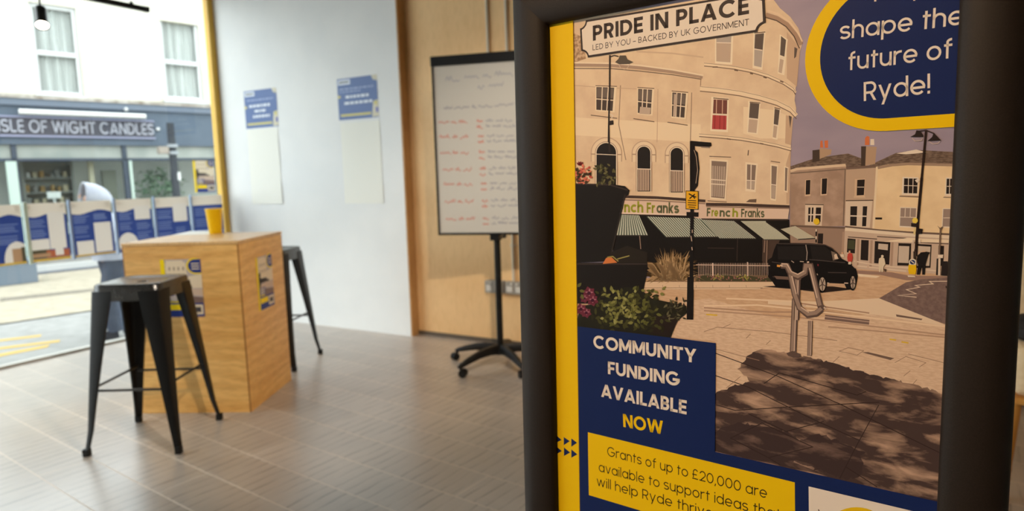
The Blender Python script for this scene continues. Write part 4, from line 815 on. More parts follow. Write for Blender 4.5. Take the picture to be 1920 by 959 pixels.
for k in range(5):
    a = math.radians(181+72*k)-ya; d = Vector((math.cos(a), math.sin(a), 0)); side = Vector((-d.y, d.x, 0)); o0 = Vector((0, .03, 0)); rings = []
    for r_, z1, hh, w in ((.02, .140, .062, .044), (.10, .138, .050, .040), (.18, .126, .042, .034), (.26, .104, .036, .028), (.325, .080, .026, .023), (.342, .070, .014, .016)):
        c = o0+d*r_; rings.append([c+side*w*.5+Vector((0, 0, z1-hh)), c+side*w*.62+Vector((0, 0, z1-hh*.45)), c+side*w*.32+Vector((0, 0, z1)), c-side*w*.32+Vector((0, 0, z1)), c-side*w*.62+Vector((0, 0, z1-hh*.45)), c-side*w*.5+Vector((0, 0, z1-hh))])
    lg = B().loft(rings).build('leg', m_blackpl, es, smooth=True)
    ca = B(); e = o0+d*.328; tr_ = Vector((math.cos(a+1.1+k), math.sin(a+1.1+k), 0)); s2 = Vector((-tr_.y, tr_.x, 0)); wc = e+tr_*.018+Vector((0, 0, .025))
    for q in (-1, 1): ca.cone(wc+s2*q*.006, wc+s2*q*.021, .025, .024, 20)
    ca.cone(e+Vector((0, 0, .045)), e+Vector((0, 0, .068)), .008, .008, 10); ca.cone(wc-s2*.008, wc+s2*.008, .017, .017, 14); ca.tube([wc+Vector((0, 0, .012)), e+Vector((0, 0, .05))], .010, 8)
    ca.build('caster', m_blackpl, lg, smooth=True)

# ---------------------------------------------------------------- sheets on the white partition
def wall_sheet(x0, x1, z0, z1, name, label, cat, group, art=None, m=None, curl=.0):
    w, h = x1-x0, z1-z0; c = Vector(((x0+x1)/2, WY-.0015, (z0+z1)/2)); M_ = face_matrix(c, Vector((1, 0, 0)), Vector((0, -1, 0)))
    if art: a = art(w, h); o = a.b.build(name, a.mats)
    else:
        bb = B(); n = 14; vs = []
        for i in range(n+1):
            t = i/n
            for sx in (-.5, .5): vs.append((sx*w*(1-.0*t), h*(.5-t), .0006+curl*(math.sin(t*PI*1.7)**2)*(1 if sx > 0 else .35)*(.3+t)))
        bb.add(vs, [(2*i, 2*i+2, 2*i+3, 2*i+1) for i in range(n)]); o = bb.build(name, m, smooth=True)
    tag(o, label, cat, group); o.matrix_world = M_; return o
def blue_notice(lines):
    def art(w, h):
        A = Art(lambda x, y: ((x-.5)*w, (.5-y)*h), 1.5e-5); bl = mat('blue_print', rgb(74, 102, 158), .45); pw = mat('white_print', rgb(214, 222, 232), .45); pal = mat('pale_blue_print', rgb(148, 166, 204), .45); yy = mat('dull_yellow_print', rgb(196, 186, 112), .45); tan = mat('beige_print', rgb(206, 200, 176), .45)
        A.poly(bl, [(0, 0), (1, 0), (1, 1), (0, 1)]); A.poly(pw, [(.02, .03), (.33, .03), (.33, .15), (.02, .15)]); A.poly(mat('dark_print', rgb(96, 100, 112), .45), [(.05, .07), (.30, .07), (.30, .11), (.05, .11)])
        A.poly(tan, [(.86, 0), (1, 0), (1, .14), (.9, .1)], [(.88, .62), (1, .58), (1, .98), (.84, .98)]); A.poly(yy, [(.05, .86), (.82, .86), (.82, .92), (.05, .92)], [(0, .4), (.07, .4), (.07, .47), (0, .47)], [(.9, .6), (.98, .6), (.98, .7), (.9, .7)]); A.poly(mat('violet_print', rgb(112, 112, 172), .45), [(.93, .76), (1, .76), (1, .88), (.93, .88)])
        for y, x0, x1, t, m in lines:
            x = x0; r = random.Random(int(y*100))
            while x < x1:
                q = min(x1, x+r.uniform(.05, .13)); A.poly(pw if m else pal, [(x, y), (q, y), (q, y+t), (x, y+t)]); x = q+.022
        return A
    return art
n1 = blue_notice([(.24, .08, .9, .035, 0), (.38, .14, .8, .07, 1), (.52, .30, .66, .065, 1), (.66, .24, .76, .07, 1)])
n2 = blue_notice([(.24, .05, .9, .035, 0), (.31, .05, .6, .03, 0), (.42, .20, .78, .065, 1), (.57, .16, .86, .065, 1)])
wall_sheet(-4.835, -4.437, 1.650, 1.962, 'notice', 'blue landscape notice high on the white partition, nearer the window', 'notice', 'blue notices on the white partition', n1)
wall_sheet(-3.758, -3.358, 1.652, 1.962, 'notice', 'blue landscape notice high on the white partition, nearer the plywood wall', 'notice', 'blue notices on the white partition', n2)
m_flip = mat('flipchart_paper', rgb(236, 236, 228), .7, .2)
wall_sheet(-4.828, -4.448, 1.01, 1.638, 'flipchart_sheet', 'blank white sheet hanging under the blue notice nearer the window', 'paper', 'blank white sheets under the notices', None, m_flip, .004)
wall_sheet(-3.748, -3.352, 1.01, 1.628, 'flipchart_sheet', 'blank white sheet hanging under the blue notice nearer the plywood wall', 'paper', 'blank white sheets under the notices', None, m_flip, .002)

# ---------------------------------------------------------------- conduits and sockets on the plywood wall
m_pvc = mat('white_conduit', rgb(214, 204, 186), .4)
def conduit(x, z0, z1, label):
    t = thing('conduit', label, 'pipe', (x, PY-.012, z0), 0, 'white conduits on the plywood wall')
    B().tube([(0, 0, 0), (0, 0, z1-z0)], .0105, 14).build('pipe', m_pvc, t, smooth=True)
    for z in [k for k in (.25, .9, 1.5, 2.1) if k < z1-z0]:
        c = B(); c.box((0, .004, z), (.036, .016, .018)); c.lathe((0, 0, z), [(.0135, -.01), (.0135, .01)], 14); c.build('clip', m_pvc, t)
px1 = on_y(914, 60, PY-.012).x; px2 = on_y(951, 60, PY-.012).x; px3 = on_y(962, 480, PY-.012).x
sk = on_y(948, 539, PY-.02)
conduit(px1, 1.05, CEIL, 'white conduit on the plywood wall, left of the pair above the whiteboard')
conduit(px3, sk.z+.045, CEIL, 'white conduit on the plywood wall, right of the pair above the whiteboard')
m_sock = mat('brushed_socket_metal', rgb(168, 164, 156), .42, .5, .5)
for i, dx in enumerate((-.083, .083)):
    t = thing('socket_box', ('grey double wall socket behind the whiteboard pole', 'grey double wall socket touching the black poster frame edge')[i], 'socket', (sk.x+dx, PY, sk.z), 0, 'grey surface sockets on the plywood wall')
    B().box((0, -.02, 0), (.148, .04, .088)).build('back_box', m_sock, t, bevel=.004)
    B().box((0, -.0425, 0), (.146, .005, .086)).build('face_plate', m_sock, t, bevel=.002)
    for s in (-1, 1):
        B().box((s*.036, -.0475, -.008), (.046, .005, .04)).build('outlet', mat('white_switch', rgb(214, 210, 202), .4), t, bevel=.002)
        B().box((s*.022, -.047, .03), (.014, .008, .018)).build('rocker_switch', mat('white_switch', rgb(214, 210, 202), .4), t, bevel=.002)

# ---------------------------------------------------------------- ceiling tracks and spotlights
def track(label, x, y0, y1, z=2.40):
    t = thing('light_track', label, 'track', (x, y0, z), 0)
    B().span((-.017, 0, -.014), (.017, y1-y0, .018)).build('bar', m_black, t, bevel=.003)
    B().span((-.018, y1-y0-.02, -.0145), (.018, y1-y0+.006, .0185)).build('end_cap', m_blackpl, t)
    for y in (.06, (y1-y0)*.5, y1-y0-.11):
        B().tube([(0, y, .018), (0, y, .032)], .012, 10).build('hanger', m_blackpl, t); B().tube([(0, y, .03), (0, y, CEIL-z)], .0022, 8).build('suspension_wire', mat('pale_wire', rgb(190, 190, 184), .4), t)
track('black lighting track hanging by the shop window', -4.55, -1.2, 2.905, 2.405)
track('black lighting track hanging above the room, out of the picture', -.35, -.9, 1.3, 2.405)
track('black lighting track hanging over the viewer, out of the picture', .9, -1.4, 1.3, 2.405)
track('black lighting track hanging behind the viewer, aimed at the framed poster, out of the picture', -1.05, -1.6, -.2, 2.405)
m_lens = mat('lit_lamp_lens', rgb(255, 244, 224), .4, .3, 0, (1, .86, .68, 1), 14)
def spot(label, base, aim, track_z=2.391, drop=.05):
    t = thing('spotlight', label, 'spotlight', (base[0], base[1], track_z), 0, 'black track spotlights')
    d = (Vector(aim)-Vector((base[0], base[1], track_z-drop))).normalized(); p = Vector((0, 0, -drop)); q = d.to_track_quat('Z', 'Y').to_matrix()
    B().box((0, 0, -.010), (.03, .075, .020)).build('adaptor', m_black, t, bevel=.002)
    B().tube([(0, 0, -.02), p], .0055, 8).build('stem', m_black, t)
    bd_ = B(); prof = [(.0001, -.03), (.028, -.03), (.032, -.022), (.032, .10), (.038, .112), (.038, .122), (.035, .122), (.031, .108)]
    bd_.lathe((0, 0, 0), prof, 28); bd_.v = [tuple(p + q @ Vector(c)) for c in bd_.v]; bd_.build('body', m_black, t, smooth=True)
    ln = B(); ln.lathe((0, 0, 0), [(.0001, .119), (.02, .118), (.0345, .114)], 24); ln.v = [tuple(p + q @ Vector(c)) for c in ln.v]; ln.build('lens', m_lens, t, smooth=True)
    return Vector((base[0], base[1], track_z)) + p + d*.135, d
sp0 = spot('lit black spotlight hanging in the shop window', (-4.55, 2.222), (-3.32, 1.62, .55), 2.391, .128)
light('spotlight_lamp', 'SPOT', sp0[0], 25, NEUT, sp0[0]+sp0[1], spot_size=math.radians(60), spot_blend=.8, shadow_soft_size=.04)
for i, (loc, aim, pw, bl_, sz, colr) in enumerate(UNSEEN_SPOTS):
    lab = ('spotlight aimed at the framed poster, out of the picture', 'spotlight aimed at the plywood wall by the whiteboard, out of the picture', 'spotlight added to brighten the plywood box table, out of the picture', 'spotlight aimed at the chair by the back wall, out of the picture')[i]
    bx_ = min((-1.05, -.35, .9), key=lambda x: abs(x-loc[0])); p_, d_ = spot(lab, (bx_, loc[1]), aim)
    light('spotlight_lamp', 'SPOT', p_, pw, colr, p_+d_, spot_size=math.radians(sz), spot_blend=bl_, shadow_soft_size=.045)

# ---------------------------------------------------------------- armchair glimpsed past the right-hand edge of the frame
ch = thing('armchair', 'low wooden armchair with a cream seat, half hidden behind the framed poster', 'chair', (.695, 3.10, 0), 0)
m_cush = noisy('cream_upholstery', rgb(222, 200, 162), rgb(232, 212, 176), 50, .8, .2); m_oak = noisy('honey_oak', rgb(190, 132, 58), rgb(206, 150, 74), 12, .45, .4, (1, 1, .2))
B().box((0, 0, .470), (.64, .62, .18)).build('seat_cushion', m_cush, ch, bevel=.035, segs=4)
B().box((0, .245, .80), (.62, .12, .50)).build('back_cushion', m_cush, ch, bevel=.04, segs=4)
B().box((0, 0, .368), (.66, .64, .022)).build('seat_frame', m_oak, ch, bevel=.004)
for sx in (-1, 1):
    for sy in (-1, 1): B().cone((sx*.335, sy*.31, 0), (sx*.315, sy*.29, .357), .016, .027, 16).build('leg', m_oak, ch, smooth=True)
bag = B(); bag.loft([[(x*k, y*k2, z) for x, y in arcp(0, 0, 1, 1, 0, 345, 23)] for z, k, k2 in ((0, .11, .08), (.015, .135, .10), (.05, .14, .105), (.085, .11, .07), (.10, .04, .02))]); bg_ = bag.build('bag', noisy('black_fabric', rgb(26, 24, 24), rgb(44, 42, 42), 40, .8), smooth=True)
bg_.location = (.505, 2.93, .5605); tag(bg_, 'small black bag on the cream armchair', 'bag')

# ---------------------------------------------------------------- poster panels hung in a row on the inside of the glass
m_hdr = mat('cream_panel_print', rgb(226, 212, 198), .5); m_bluep = mat('royal_blue_print', rgb(44, 66, 132), .5); m_txt = mat('pale_text_print', rgb(112, 126, 172), .5); m_wsh = mat('warm_white_print', rgb(224, 213, 204), .5); m_tanp = mat('tan_picture_print', rgb(176, 136, 104), .5); m_brp = mat('red_brown_picture_print', rgb(176, 96, 66), .5); m_dkp = mat('dark_picture_print', rgb(86, 78, 60), .5); m_ylp = mat('yellow_line_print', rgb(206, 166, 62), .5)
m_acr = mat('pale_blue_acrylic', rgb(150, 172, 206), .2, .5); m_acr2 = mat('pale_green_acrylic', rgb(206, 226, 212), .2, .5)
def translucent(m, k):
    nt = m.node_tree; b = nt.nodes['Principled BSDF']; o = nt.nodes['Material Output']; t = nt.nodes.new('ShaderNodeBsdfTranslucent'); x = nt.nodes.new('ShaderNodeMixShader')
    t.inputs['Color'].default_value = b.inputs['Base Color'].default_value; x.inputs[0].default_value = k
    nt.links.new(b.outputs[0], x.inputs[1]); nt.links.new(t.outputs[0], x.inputs[2]); nt.links.new(x.outputs[0], o.inputs['Surface'])
PX = GX+.05
for m_ in (m_hdr, m_bluep, m_txt, m_wsh, m_tanp, m_brp, m_dkp, m_ylp): translucent(m_, .30)
edges = [on_x(px, py, PX).y for px, py in ((-46, 387), (40, 381), (124, 379), (209, 376), (284, 373), (354, 370), (417, 367))]
pz1 = on_x(213, 375, PX).z; pz0 = on_x(120, 486, PX).z
panel_lab = ['leftmost blue window panel, a cream building pictured at its foot', 'blue window panel with a blank cream column and a brown picture along its foot', 'blue window panel with two low white boxes, left of the walker', 'blue window panel with a small round cream picture low on its left', 'blue window panel with a white box filling its upper right quarter', 'plain blue text panel beside the yellow window jamb']
for i in range(6):
    y0, y1 = edges[i]+.016, edges[i+1]-.010; w = y1-y0; h = pz1-pz0
    t = thing('display_panel', panel_lab[i], 'panel', (PX, (y0+y1)/2, pz0), 0, 'row of blue display panels in the shop window')
    NX, NY = 72, 110; grid = [[m_bluep]*NX for _ in range(NY)]
    def rect(m, x0, y0_, x1, y1_):
        for r in range(max(0, round(y0_*NY)), min(NY, round(y1_*NY))):
            for c in range(max(0, round(x0*NX)), min(NX, round(x1*NX))): grid[r][c] = m
    def disc(m, cx, cy, rx, ry):
        for r in range(NY):
            for c in range(NX):
                if ((c+.5)/NX-cx)**2/rx**2 + ((r+.5)/NY-cy)**2/ry**2 < 1: grid[r][c] = m
    for c in range(NX): rect(m_hdr, c/NX, 0, (c+1)/NX, .20 + (.035*math.sin(c/NX*2*PI+.4) if i < 4 else 0))
    def lines(x0, x1, ya, yb, n=9):
        r = random.Random(i*7+int(x0*10))
        for k in range(n):
            if k % 5 != 4: y = ya+(yb-ya)*k/n; rect(m_txt, x0, y, x1-r.uniform(0, .12), y+.019)
    if i == 0: lines(.1, .9, .32, .72, 10); disc(m_wsh, .8, .93, .34, .31); rect(m_tanp, .66, .74, .9, .96); rect(m_dkp, .9, .72, 1, .97); rect(m_ylp, 0, .965, 1, 1)
    if i == 1: lines(.06, .46, .28, .6, 9); rect(m_wsh, .05, .62, .50, .82); rect(m_wsh, .52, .16, .93, .80); rect(m_dkp, .0, .80, .5, .95); rect(m_brp, .4, .82, .98, .95); rect(m_wsh, .62, .80, .84, .92); rect(m_ylp, 0, .955, 1, 1); rect(m_tanp, .05, .86, .5, .93)
    if i == 2: lines(.06, .44, .26, .66, 11); lines(.54, .92, .24, .38, 5); rect(m_wsh, .08, .72, .48, .96); rect(m_wsh, .53, .40, .95, .95); rect(m_ylp, 0, .965, 1, .99)
    if i == 3: lines(.08, .46, .26, .6, 9); lines(.54, .94, .46, .8, 9); rect(m_wsh, .52, .14, .94, .40); disc(m_wsh, .28, .84, .26, .2); rect(m_tanp, .2, .82, .34, .96); rect(m_ylp, .5, .9, .9, .93)
    if i == 4: lines(.06, .48, .26, .8, 12); rect(m_wsh, .52, .14, .93, .50); lines(.56, .92, .62, .9, 7)
    if i == 5: lines(.08, .92, .26, .9, 14)
    pm = [m_hdr, m_bluep, m_txt, m_wsh, m_tanp, m_brp, m_dkp, m_ylp]; sh_b = B()
    for r in range(NY):
        c = 0
        while c < NX:
            e = c
            while e < NX and grid[r][e] is grid[r][c]: e += 1
            x0_, x1_, ya_, yb_ = (c/NX-.5)*w, (e/NX-.5)*w, (1-(r+1)/NY)*h, (1-r/NY)*h
            sh_b.add([(x0_, ya_, 0), (x1_, ya_, 0), (x1_, yb_, 0), (x0_, yb_, 0)], [(0, 1, 2, 3)], pm.index(grid[r][c])); c = e
    o = sh_b.build('printed_sheet', pm, t); o.matrix_local = Matrix(((0, 0, 1, .0025), (1, 0, 0, 0), (0, 1, 0, 0), (0, 0, 0, 1)))
    B().span((-.002, -w/2-.004, -.004), (.002, w/2+.004, h+.004)).build('backing', m_glass, t)
    m_e = m_acr2 if i == 1 else m_acr
    B().span((-.006, -w/2-.010, -.01), (.009, -w/2+(.006 if i != 1 else .012), h+.012)).build('edge_strip', m_e, t, bevel=.002)
    for s in (-1, 1): B().span((-.044, s*w*.4-.006, h*.92), (.0, s*w*.4+.006, h*.97)).build('glass_clip', mat('white_plastic_clip', rgb(214, 216, 216), .4), t)

# ---------------------------------------------------------------- the street
SPEC_K = 0.08
m_pane = m_glass.copy(); m_pane.name = 'shop_pane_glass'; m_pane.node_tree.nodes['Fresnel'].inputs['IOR'].default_value = 1.08
m_road = noisy('pale_asphalt', orgb(190, 180, 160), orgb(204, 194, 174), 6, .9, .2); m_near = noisy('grey_street_paving', orgb(170, 169, 165), orgb(184, 183, 179), 8, .8, .3)
FC = EYE + ray(150, 240)*14.5
fang = math.radians(77.12); FD = Vector((math.cos(fang), math.sin(fang), 0)); FN = Vector((FD.y, -FD.x, 0)); FC.z = 0
SM = Matrix(((FD.x, FN.x, 0, FC.x), (FD.y, FN.y, 0, FC.y), (0, 0, 1, 0), (0, 0, 0, 1)))     # street frame: along, towards us, up
def S(s, d, z=0.0): return SM @ Vector((s, d, z))
def on_f(x, y, d=0.0):          # pixel -> (along, height) on a plane d metres in front of the shop front
    P = on_plane(x, y, FC + FN*d, FN); return ((P-FC).dot(FD), P.z)
SROT = math.atan2(FD.y, FD.x)
def sgeo(b): b.v = [tuple(SM @ Vector(p)) for p in b.v]; return b
struct(sgeo(B().span((-16, 2.0, ST-.15), (14, 13.5, ST))).build('road', m_road))
# near footway: the strip between the glass and the carriageway
P1, P2 = on_z(0, 607, ST), on_z(180, 590, ST); dn = ((P1-FC).dot(FN)+(P2-FC).dot(FN))/2
nf_ = B(); nf_.prism([S(-16, dn, ST+.001), S(14, dn, ST+.001), (GX-.02, S(14, dn).y, ST+.001), (GX-.02, -7.0, ST+.001)][::-1], (0, 0, .012)); struct(nf_.build('footway', m_near))
struct(sgeo(B().span((-16, -.3, ST), (14, 2.02, ST+.11))).build('pavement', noisy('far_pavement', orgb(150, 148, 142), orgb(166, 162, 156), 6, .85)))
struct(sgeo(B().span((-16, 2.02, ST), (14, 2.16, ST+.115))).build('kerb', mat('pale_kerb_stone', orgb(226, 226, 222), .7)))
gtr = sgeo(B().span((-16, 2.16, ST), (14, 2.55, ST+.004))).build('trim_2', mat('dark_gutter', orgb(108, 112, 120), .7)); struct(gtr)
m_yl = mat('yellow_road_paint', orgb(226, 194, 116), .7)
YD = (on_z(112, 640, ST)-on_z(0, 654, ST)).normalized()
def road_line(name, px, wd_, label):
    b = B(); pts = [on_z(*p, ST+.0135) for p in px]; d = YD; pts[0] = pts[-1]-d*(pts[-1]-pts[0]).length; pts[0] = pts[0]-d*1.2; s = Vector((-d.y, d.x, 0))*wd_/2
    b.prism([pts[0]-s, pts[-1]-s, pts[-1]+s, pts[0]+s], (0, 0, .003)); o = b.build(name, m_yl); tag(o, label, 'road marking', 'double yellow lines'); return o
road_line('yellow_line', ((0, 643), (77, 630)), .10, 'yellow road line outside the glass, the one farther from the shop')
road_line('yellow_line', ((0, 654), (112, 640)), .11, 'longer yellow road line outside the glass, the one nearer the shop')
pt = on_z(32, 661, ST+.0135); b_ = B(); b_.prism([pt+Vector((x, y, 0)) for x, y in ((-.10, -.25), (.02, -.28), (.08, .22), (-.03, .3))], (0, 0, .003)); tag(b_.build('paint_patch', m_yl), 'worn patch of yellow paint beside the road lines', 'road marking')
sm_ = B(); q = [on_z(*p, ST+.001) for p in ((0, 566), (0, 560), (180, 541), (180, 546))]; sm_.prism(q, (0, 0, .003)); struct(sm_.build('trim_3', mat('dark_tar_joint', orgb(150, 142, 130), .8)))

# grey planter trough on the far kerb
a_ = on_z(63, 526, ST); s1 = (a_-FC).dot(FD); d1 = (a_-FC).dot(FN)
tr_ = thing('planter_trough', 'low blue-grey trough by the far kerb, under the leftmost panel', 'planter', S(s1-1.6, d1, ST), SROT)
tb_ = B(); tb_.span((-1.6, -.35, 0), (1.6, 0, .36)); tb_.build('body', mat('blue_grey_metal', orgb(134, 146, 158), .5), tr_, bevel=.01); B().span((-1.63, -.38, .36), (1.63, .03, .40)).build('rim', mat('blue_grey_metal', orgb(134, 146, 158), .5), tr_, bevel=.006); B().span((-1.5, -.27, .40), (1.5, -.08, .405)).build('soil', mat('dark_soil', orgb(70, 62, 54), .9), tr_)

# ---------------------------------------------------------------- candle shop across the street
m_fac = noisy('cream_render', orgb(232, 226, 208), orgb(238, 234, 220), 2, .8, .2); m_fas = noisy('slate_grey_paint', orgb(100, 112, 126), orgb(108, 120, 134), 3, .5); m_fas2 = mat('dark_slate_paint', orgb(82, 91, 103), .5)
m_sash = mat('white_sash_paint', orgb(236, 238, 236), .5); m_net = noisy('net_curtain', orgb(226, 226, 224), orgb(255, 253, 252), 3, .8, .1, (14, 1, .3)); m_shopg = mat('shop_window_glass', orgb(58, 62, 60), .06, .6)
shop = thing('shop_building', 'cream building across the street with a grey candle shop front', 'building', FC, SROT)
def fb_(s0, s1, z0, z1, d0, d1, b=None):
    b = b or B(); return b.span((s0, -d1, z0), (s1, -d0, z1))      # local frame: x along, -y towards us
zl = on_f(200, 192)[1]
w1 = [on_f(*p) for p in ((57, 6), (148, 14), (152, 181), (68, 178))]; w2 = [on_f(*p) for p in ((298, 32), (373, 40), (381, 190), (311, 187))]
def rng(w): return (w[0][0]+w[3][0])/2, (w[1][0]+w[2][0])/2, (w[3][1]+w[2][1])/2, (w[0][1]+w[1][1])/2
W1, W2 = rng(w1), rng(w2); W1 = (W1[0], W1[1], W1[2], max(W1[3], 4.95))
W0 = (W1[0]-2.6, W1[1]-2.6, W1[2], W1[3]); WIN = [W0, W1, W2]
# wall with real openings
wb = B(); top = 6.0; zs0, zs1 = W1[2], W1[3]; xs = [-12]
for w in WIN: xs += [w[0], w[1]]
xs += [9]
fb_(-12, 9, zl, zs0, -.3, 0, wb); fb_(-12, 9, zs1, top, -.3, 0, wb)
for i in range(0, len(xs), 2): fb_(xs[i], xs[i+1], zs0, zs1, -.3, 0, wb)
wb.build('wall', m_fac, shop)
for w in WIN:
    f_ = B(); s0, s1, z0, z1 = w
    z0 += .001; zm = z0+(z1-z0)*.47; t = .075
    fb_(s0, s0+t, z0, z1, -.16, -.06, f_); fb_(s1-t, s1, z0, z1, -.16, -.06, f_); fb_(s0+t, s1-t, z1-t, z1, -.16, -.06, f_); fb_(s0+t, s1-t, z0, z0+.09, -.16, -.05, f_); fb_(s0+t, s1-t, zm-.05, zm+.05, -.16, -.05, f_)
    fr_ = f_.build('sash_window', m_sash, shop)
    cu = B(); n = 60; vs = []
    for k in range(n+1):
        x = s0+.02+(s1-s0-.04)*k/n; y = .20+.022*math.sin(k*1.35+math.sin(k*.5)*1.2)+.01*math.sin(k*.33)
        vs += [(x, y, z0), (x, y, z1)]
    cu.add(vs, [(2*k, 2*k+2, 2*k+3, 2*k+1) for k in range(n)]); cu.build('net_curtain', m_net, fr_, smooth=True)
    fb_(s0+t, s1-t, z0+.09, z1-t, -.125, -.12).build('pane', m_pane, fr_)
    fb_(s0-.06, s1+.06, z0-.07, z0, -.1, .07).build('window_sill', m_sash, shop)
fb_(-12, 9, zl-.02, zl+.05, 0, .16).build('ledge', noisy('weathered_stone_ledge', orgb(150, 138, 124), orgb(206, 200, 190), 5, .8), shop)
zf0 = on_f(200, 273)[1]
fb_(-12, 9, zf0, zl-.02, -.25, .06).build('fascia', m_fas, shop); fb_(-12, 9, zl-.16, zl-.02, .06, .13).build('fascia_moulding', mat('lead_grey', orgb(126, 136, 150), .5), shop)
tb0, tb1 = on_f(0, 257), on_f(284, 225); sbx1 = on_f(285, 240)[0]; sz0, sz1 = on_f(150, 256)[1], on_f(150, 225)[1]
sg = fb_(sbx1-3.55, sbx1, sz0, sz1, .06, .10).build('sign_board', mat('dark_grey_sign', orgb(92, 92, 100), .5), shop)
b_ = B(); fb_(sbx1-3.57, sbx1+.02, sz1, sz1+.03, .06, .12, b_); fb_(sbx1-3.57, sbx1+.02, sz0-.035, sz0, .06, .12, b_); b_.build('sign_edging', mat('pale_lilac_edging', orgb(168, 170, 196), .4), sg)
polys, W = text_polys('ISLE OF WIGHT CANDLES', .105, .09)
sS = on_f(1, 250)[0]; sE = sbx1-.01; pre = text_polys('I', .105, .09)[1]+.09; k = (sE-sS)/(W-pre); x0 = sE-W*k; zb_ = sz0+.055; hk = (sz1-sz0-.10)/CAP
xc = x0
for ch_ in 'ISLE OF WIGHT CANDLES':
    P_, W_ = glyph(ch_, .105)
    if P_:
        lb = B()
        for q in P_: lb.prism([(xc+p[0]*k, -.102, zb_+p[1]*hk) for p in q], (0, -.02, 0))
        lb.build('letter', mat('pale_letters', orgb(190, 192, 202), .4), sg)
    xc += (W_ + (.09 if ch_ != ' ' else 0))*k
lx0, lz = on_f(30, 213); lx1, lz2 = on_f(265, 219); zc = (lz+lz2)/2
b_ = B(); b_.tube([(lx0, -.26, zc), (lx1, -.26, zc)], .055, 14); b_.build('strip_light', mat('white_light_trough', orgb(250, 250, 246), .4), shop, smooth=True)
for u in (.08, .5, .92): B().tube([(lx0+(lx1-lx0)*u, -.06, zc+.02), (lx0+(lx1-lx0)*u, -.25, zc)], .015, 8).build('light_bracket', m_fas2, shop)
for px, py, r_ in ((293, 243, .045), (233, 206, .05)):
    s_, z_ = on_f(px, py); B().lathe((s_, -.11, z_), [(.0001, -r_), (r_*.7, -r_*.7), (r_, 0), (r_*.7, r_*.7), (.0001, r_)], 16).build('round_lamp', m_sash, shop, smooth=True)
# glazing below the fascia
zt0, zt1 = on_f(150, 297)[1], zf0; zbase = ST+.11
posts = [on_f(x, 330)[0] for x in (-60, 31, 237, 411)]
fbm = B()
for s_ in posts + [posts[0]-1.6, posts[3]+1.9]: fb_(s_-.045, s_+.045, zbase, zf0, -.08, .03, fbm)
fb_(-12, 9, zt0-.06, zt0, -.08, .03, fbm); fbm.build('shopfront_frame', m_fas2, shop)
fb_(-12, 9, zbase, zbase+.42, -.25, .02).build('stall_riser', m_fas2, shop)
zrow = zt0-.06
tw = B(); fb_(posts[0]+.05, posts[1]-.05, zt0, zf0, -.03, -.02, tw); fb_(posts[1]+.05, posts[2]-.05, zt0, zf0, -.03, -.02, tw); fb_(posts[2]+.05, posts[3]-.05, zt0, zf0, -.03, -.02, tw); tw.build('transom_lights', noisy('frosted_transom', orgb(156, 164, 158), orgb(184, 188, 180), 1.5, .35, .4), shop)
fb_(posts[1]+.05, posts[2]-.05, zbase+.42, zrow, -.05, -.04).build('display_window', m_pane, shop)
fb_(posts[2]+.05, posts[3]-.05, zbase+.42, zrow, -.05, -.04).build('display_window', m_pane, shop)
fb_(posts[0]+.05, posts[1]-.05, zbase, zrow, -.05, -.04).build('shop_door_glass', m_pane, shop)
jx = on_f(24, 340)[0]; fb_(jx-.09, jx+.09, zbase, zrow, -.04, .035).build('door_jamb', mat('pale_green_white_paint', orgb(206, 224, 212), .4), shop)
jx2 = on_f(247, 340)[0]; fb_(jx2-.03, jx2+.03, zbase+.42, zrow, -.04, .035).build('window_trim', mat('pale_green_white_paint', orgb(206, 224, 212), .4), shop)
b_ = B(); fb_(-12, 9, zbase, zf0, -2.2, -2.1, b_); fb_(-12, 9, zbase-.02, zbase+.02, -2.1, 0, b_); fb_(-12, 9, zf0-.0, zf0+.1, -2.2, -.25, b_); b_.build('shop_interior', noisy('dim_shop_interior', orgb(222, 226, 220), orgb(246, 248, 240), 1.2, .9, .1), shop)
px_, pz_ = on_f(183, 330); fb_(px_-.05, px_+.05, zbase, zrow, -.5, -.4).build('interior_post', mat('cream_post', orgb(206, 200, 176), .6), shop)
ix0 = on_f(205, 330)[0]; fb_(ix0, posts[2]-.06, zbase, zrow-.2, -.62, -.5).build('interior_screen', mat('grey_olive_screen', orgb(134, 136, 124), .7), shop)
# shelves of goods in the shop window, and the little white sign
sh = B(); sx0, sx1 = on_f(42, 330, -.8)[0], on_f(135, 330, -.8)[0]; m_shelf = mat('dark_shelf', orgb(140, 145, 142), .7)
for z in (.78, 1.08, 1.40, 1.72): sh.span((sx0, .75, z), (sx1, 1.05, z+.03))
sh.span((sx0, 1.05, .4), (sx1, 1.08, 2.0)); shf = thing('shelf_unit', 'dark shelves of goods inside the candle shop window', 'shelf', FC, SROT); sh.build('shelves', m_shelf, shf)
for sx in (sx0, sx1): B().span((sx-.02, .74, ST+.13), (sx+.02, 1.08, 2.0)).build('upright', m_shelf, shf)
rg = random.Random(4); cols = [mat('candle_%s' % n, c, .6) for n, c in (('cream', orgb(196, 186, 160)), ('grey', orgb(150, 152, 150)), ('amber', orgb(170, 140, 96)), ('white', orgb(214, 216, 212)))]
kinds = ['cream', 'grey', 'amber', 'white']; cnt = 0
for z in (.81, 1.11, 1.43):
    for k in range(6):
        ci = rg.randrange(4); x = sx0+.1+(sx1-sx0-.2)*k/5+rg.uniform(-.03, .03); h = rg.uniform(.10, .20); r_ = rg.uniform(.035, .055)
        c_ = B().lathe((0, 0, 0), [(.0001, 0), (r_, 0), (r_, h*.96), (r_*.9, h), (.0001, h-.01)], 14).build('candle', cols[ci], smooth=True); c_.location = SM @ Vector((x, -.9, z+.0005)); tag(c_, 'small dim candle on the shelves inside the candle shop', 'candle', 'candles inside the candle shop')
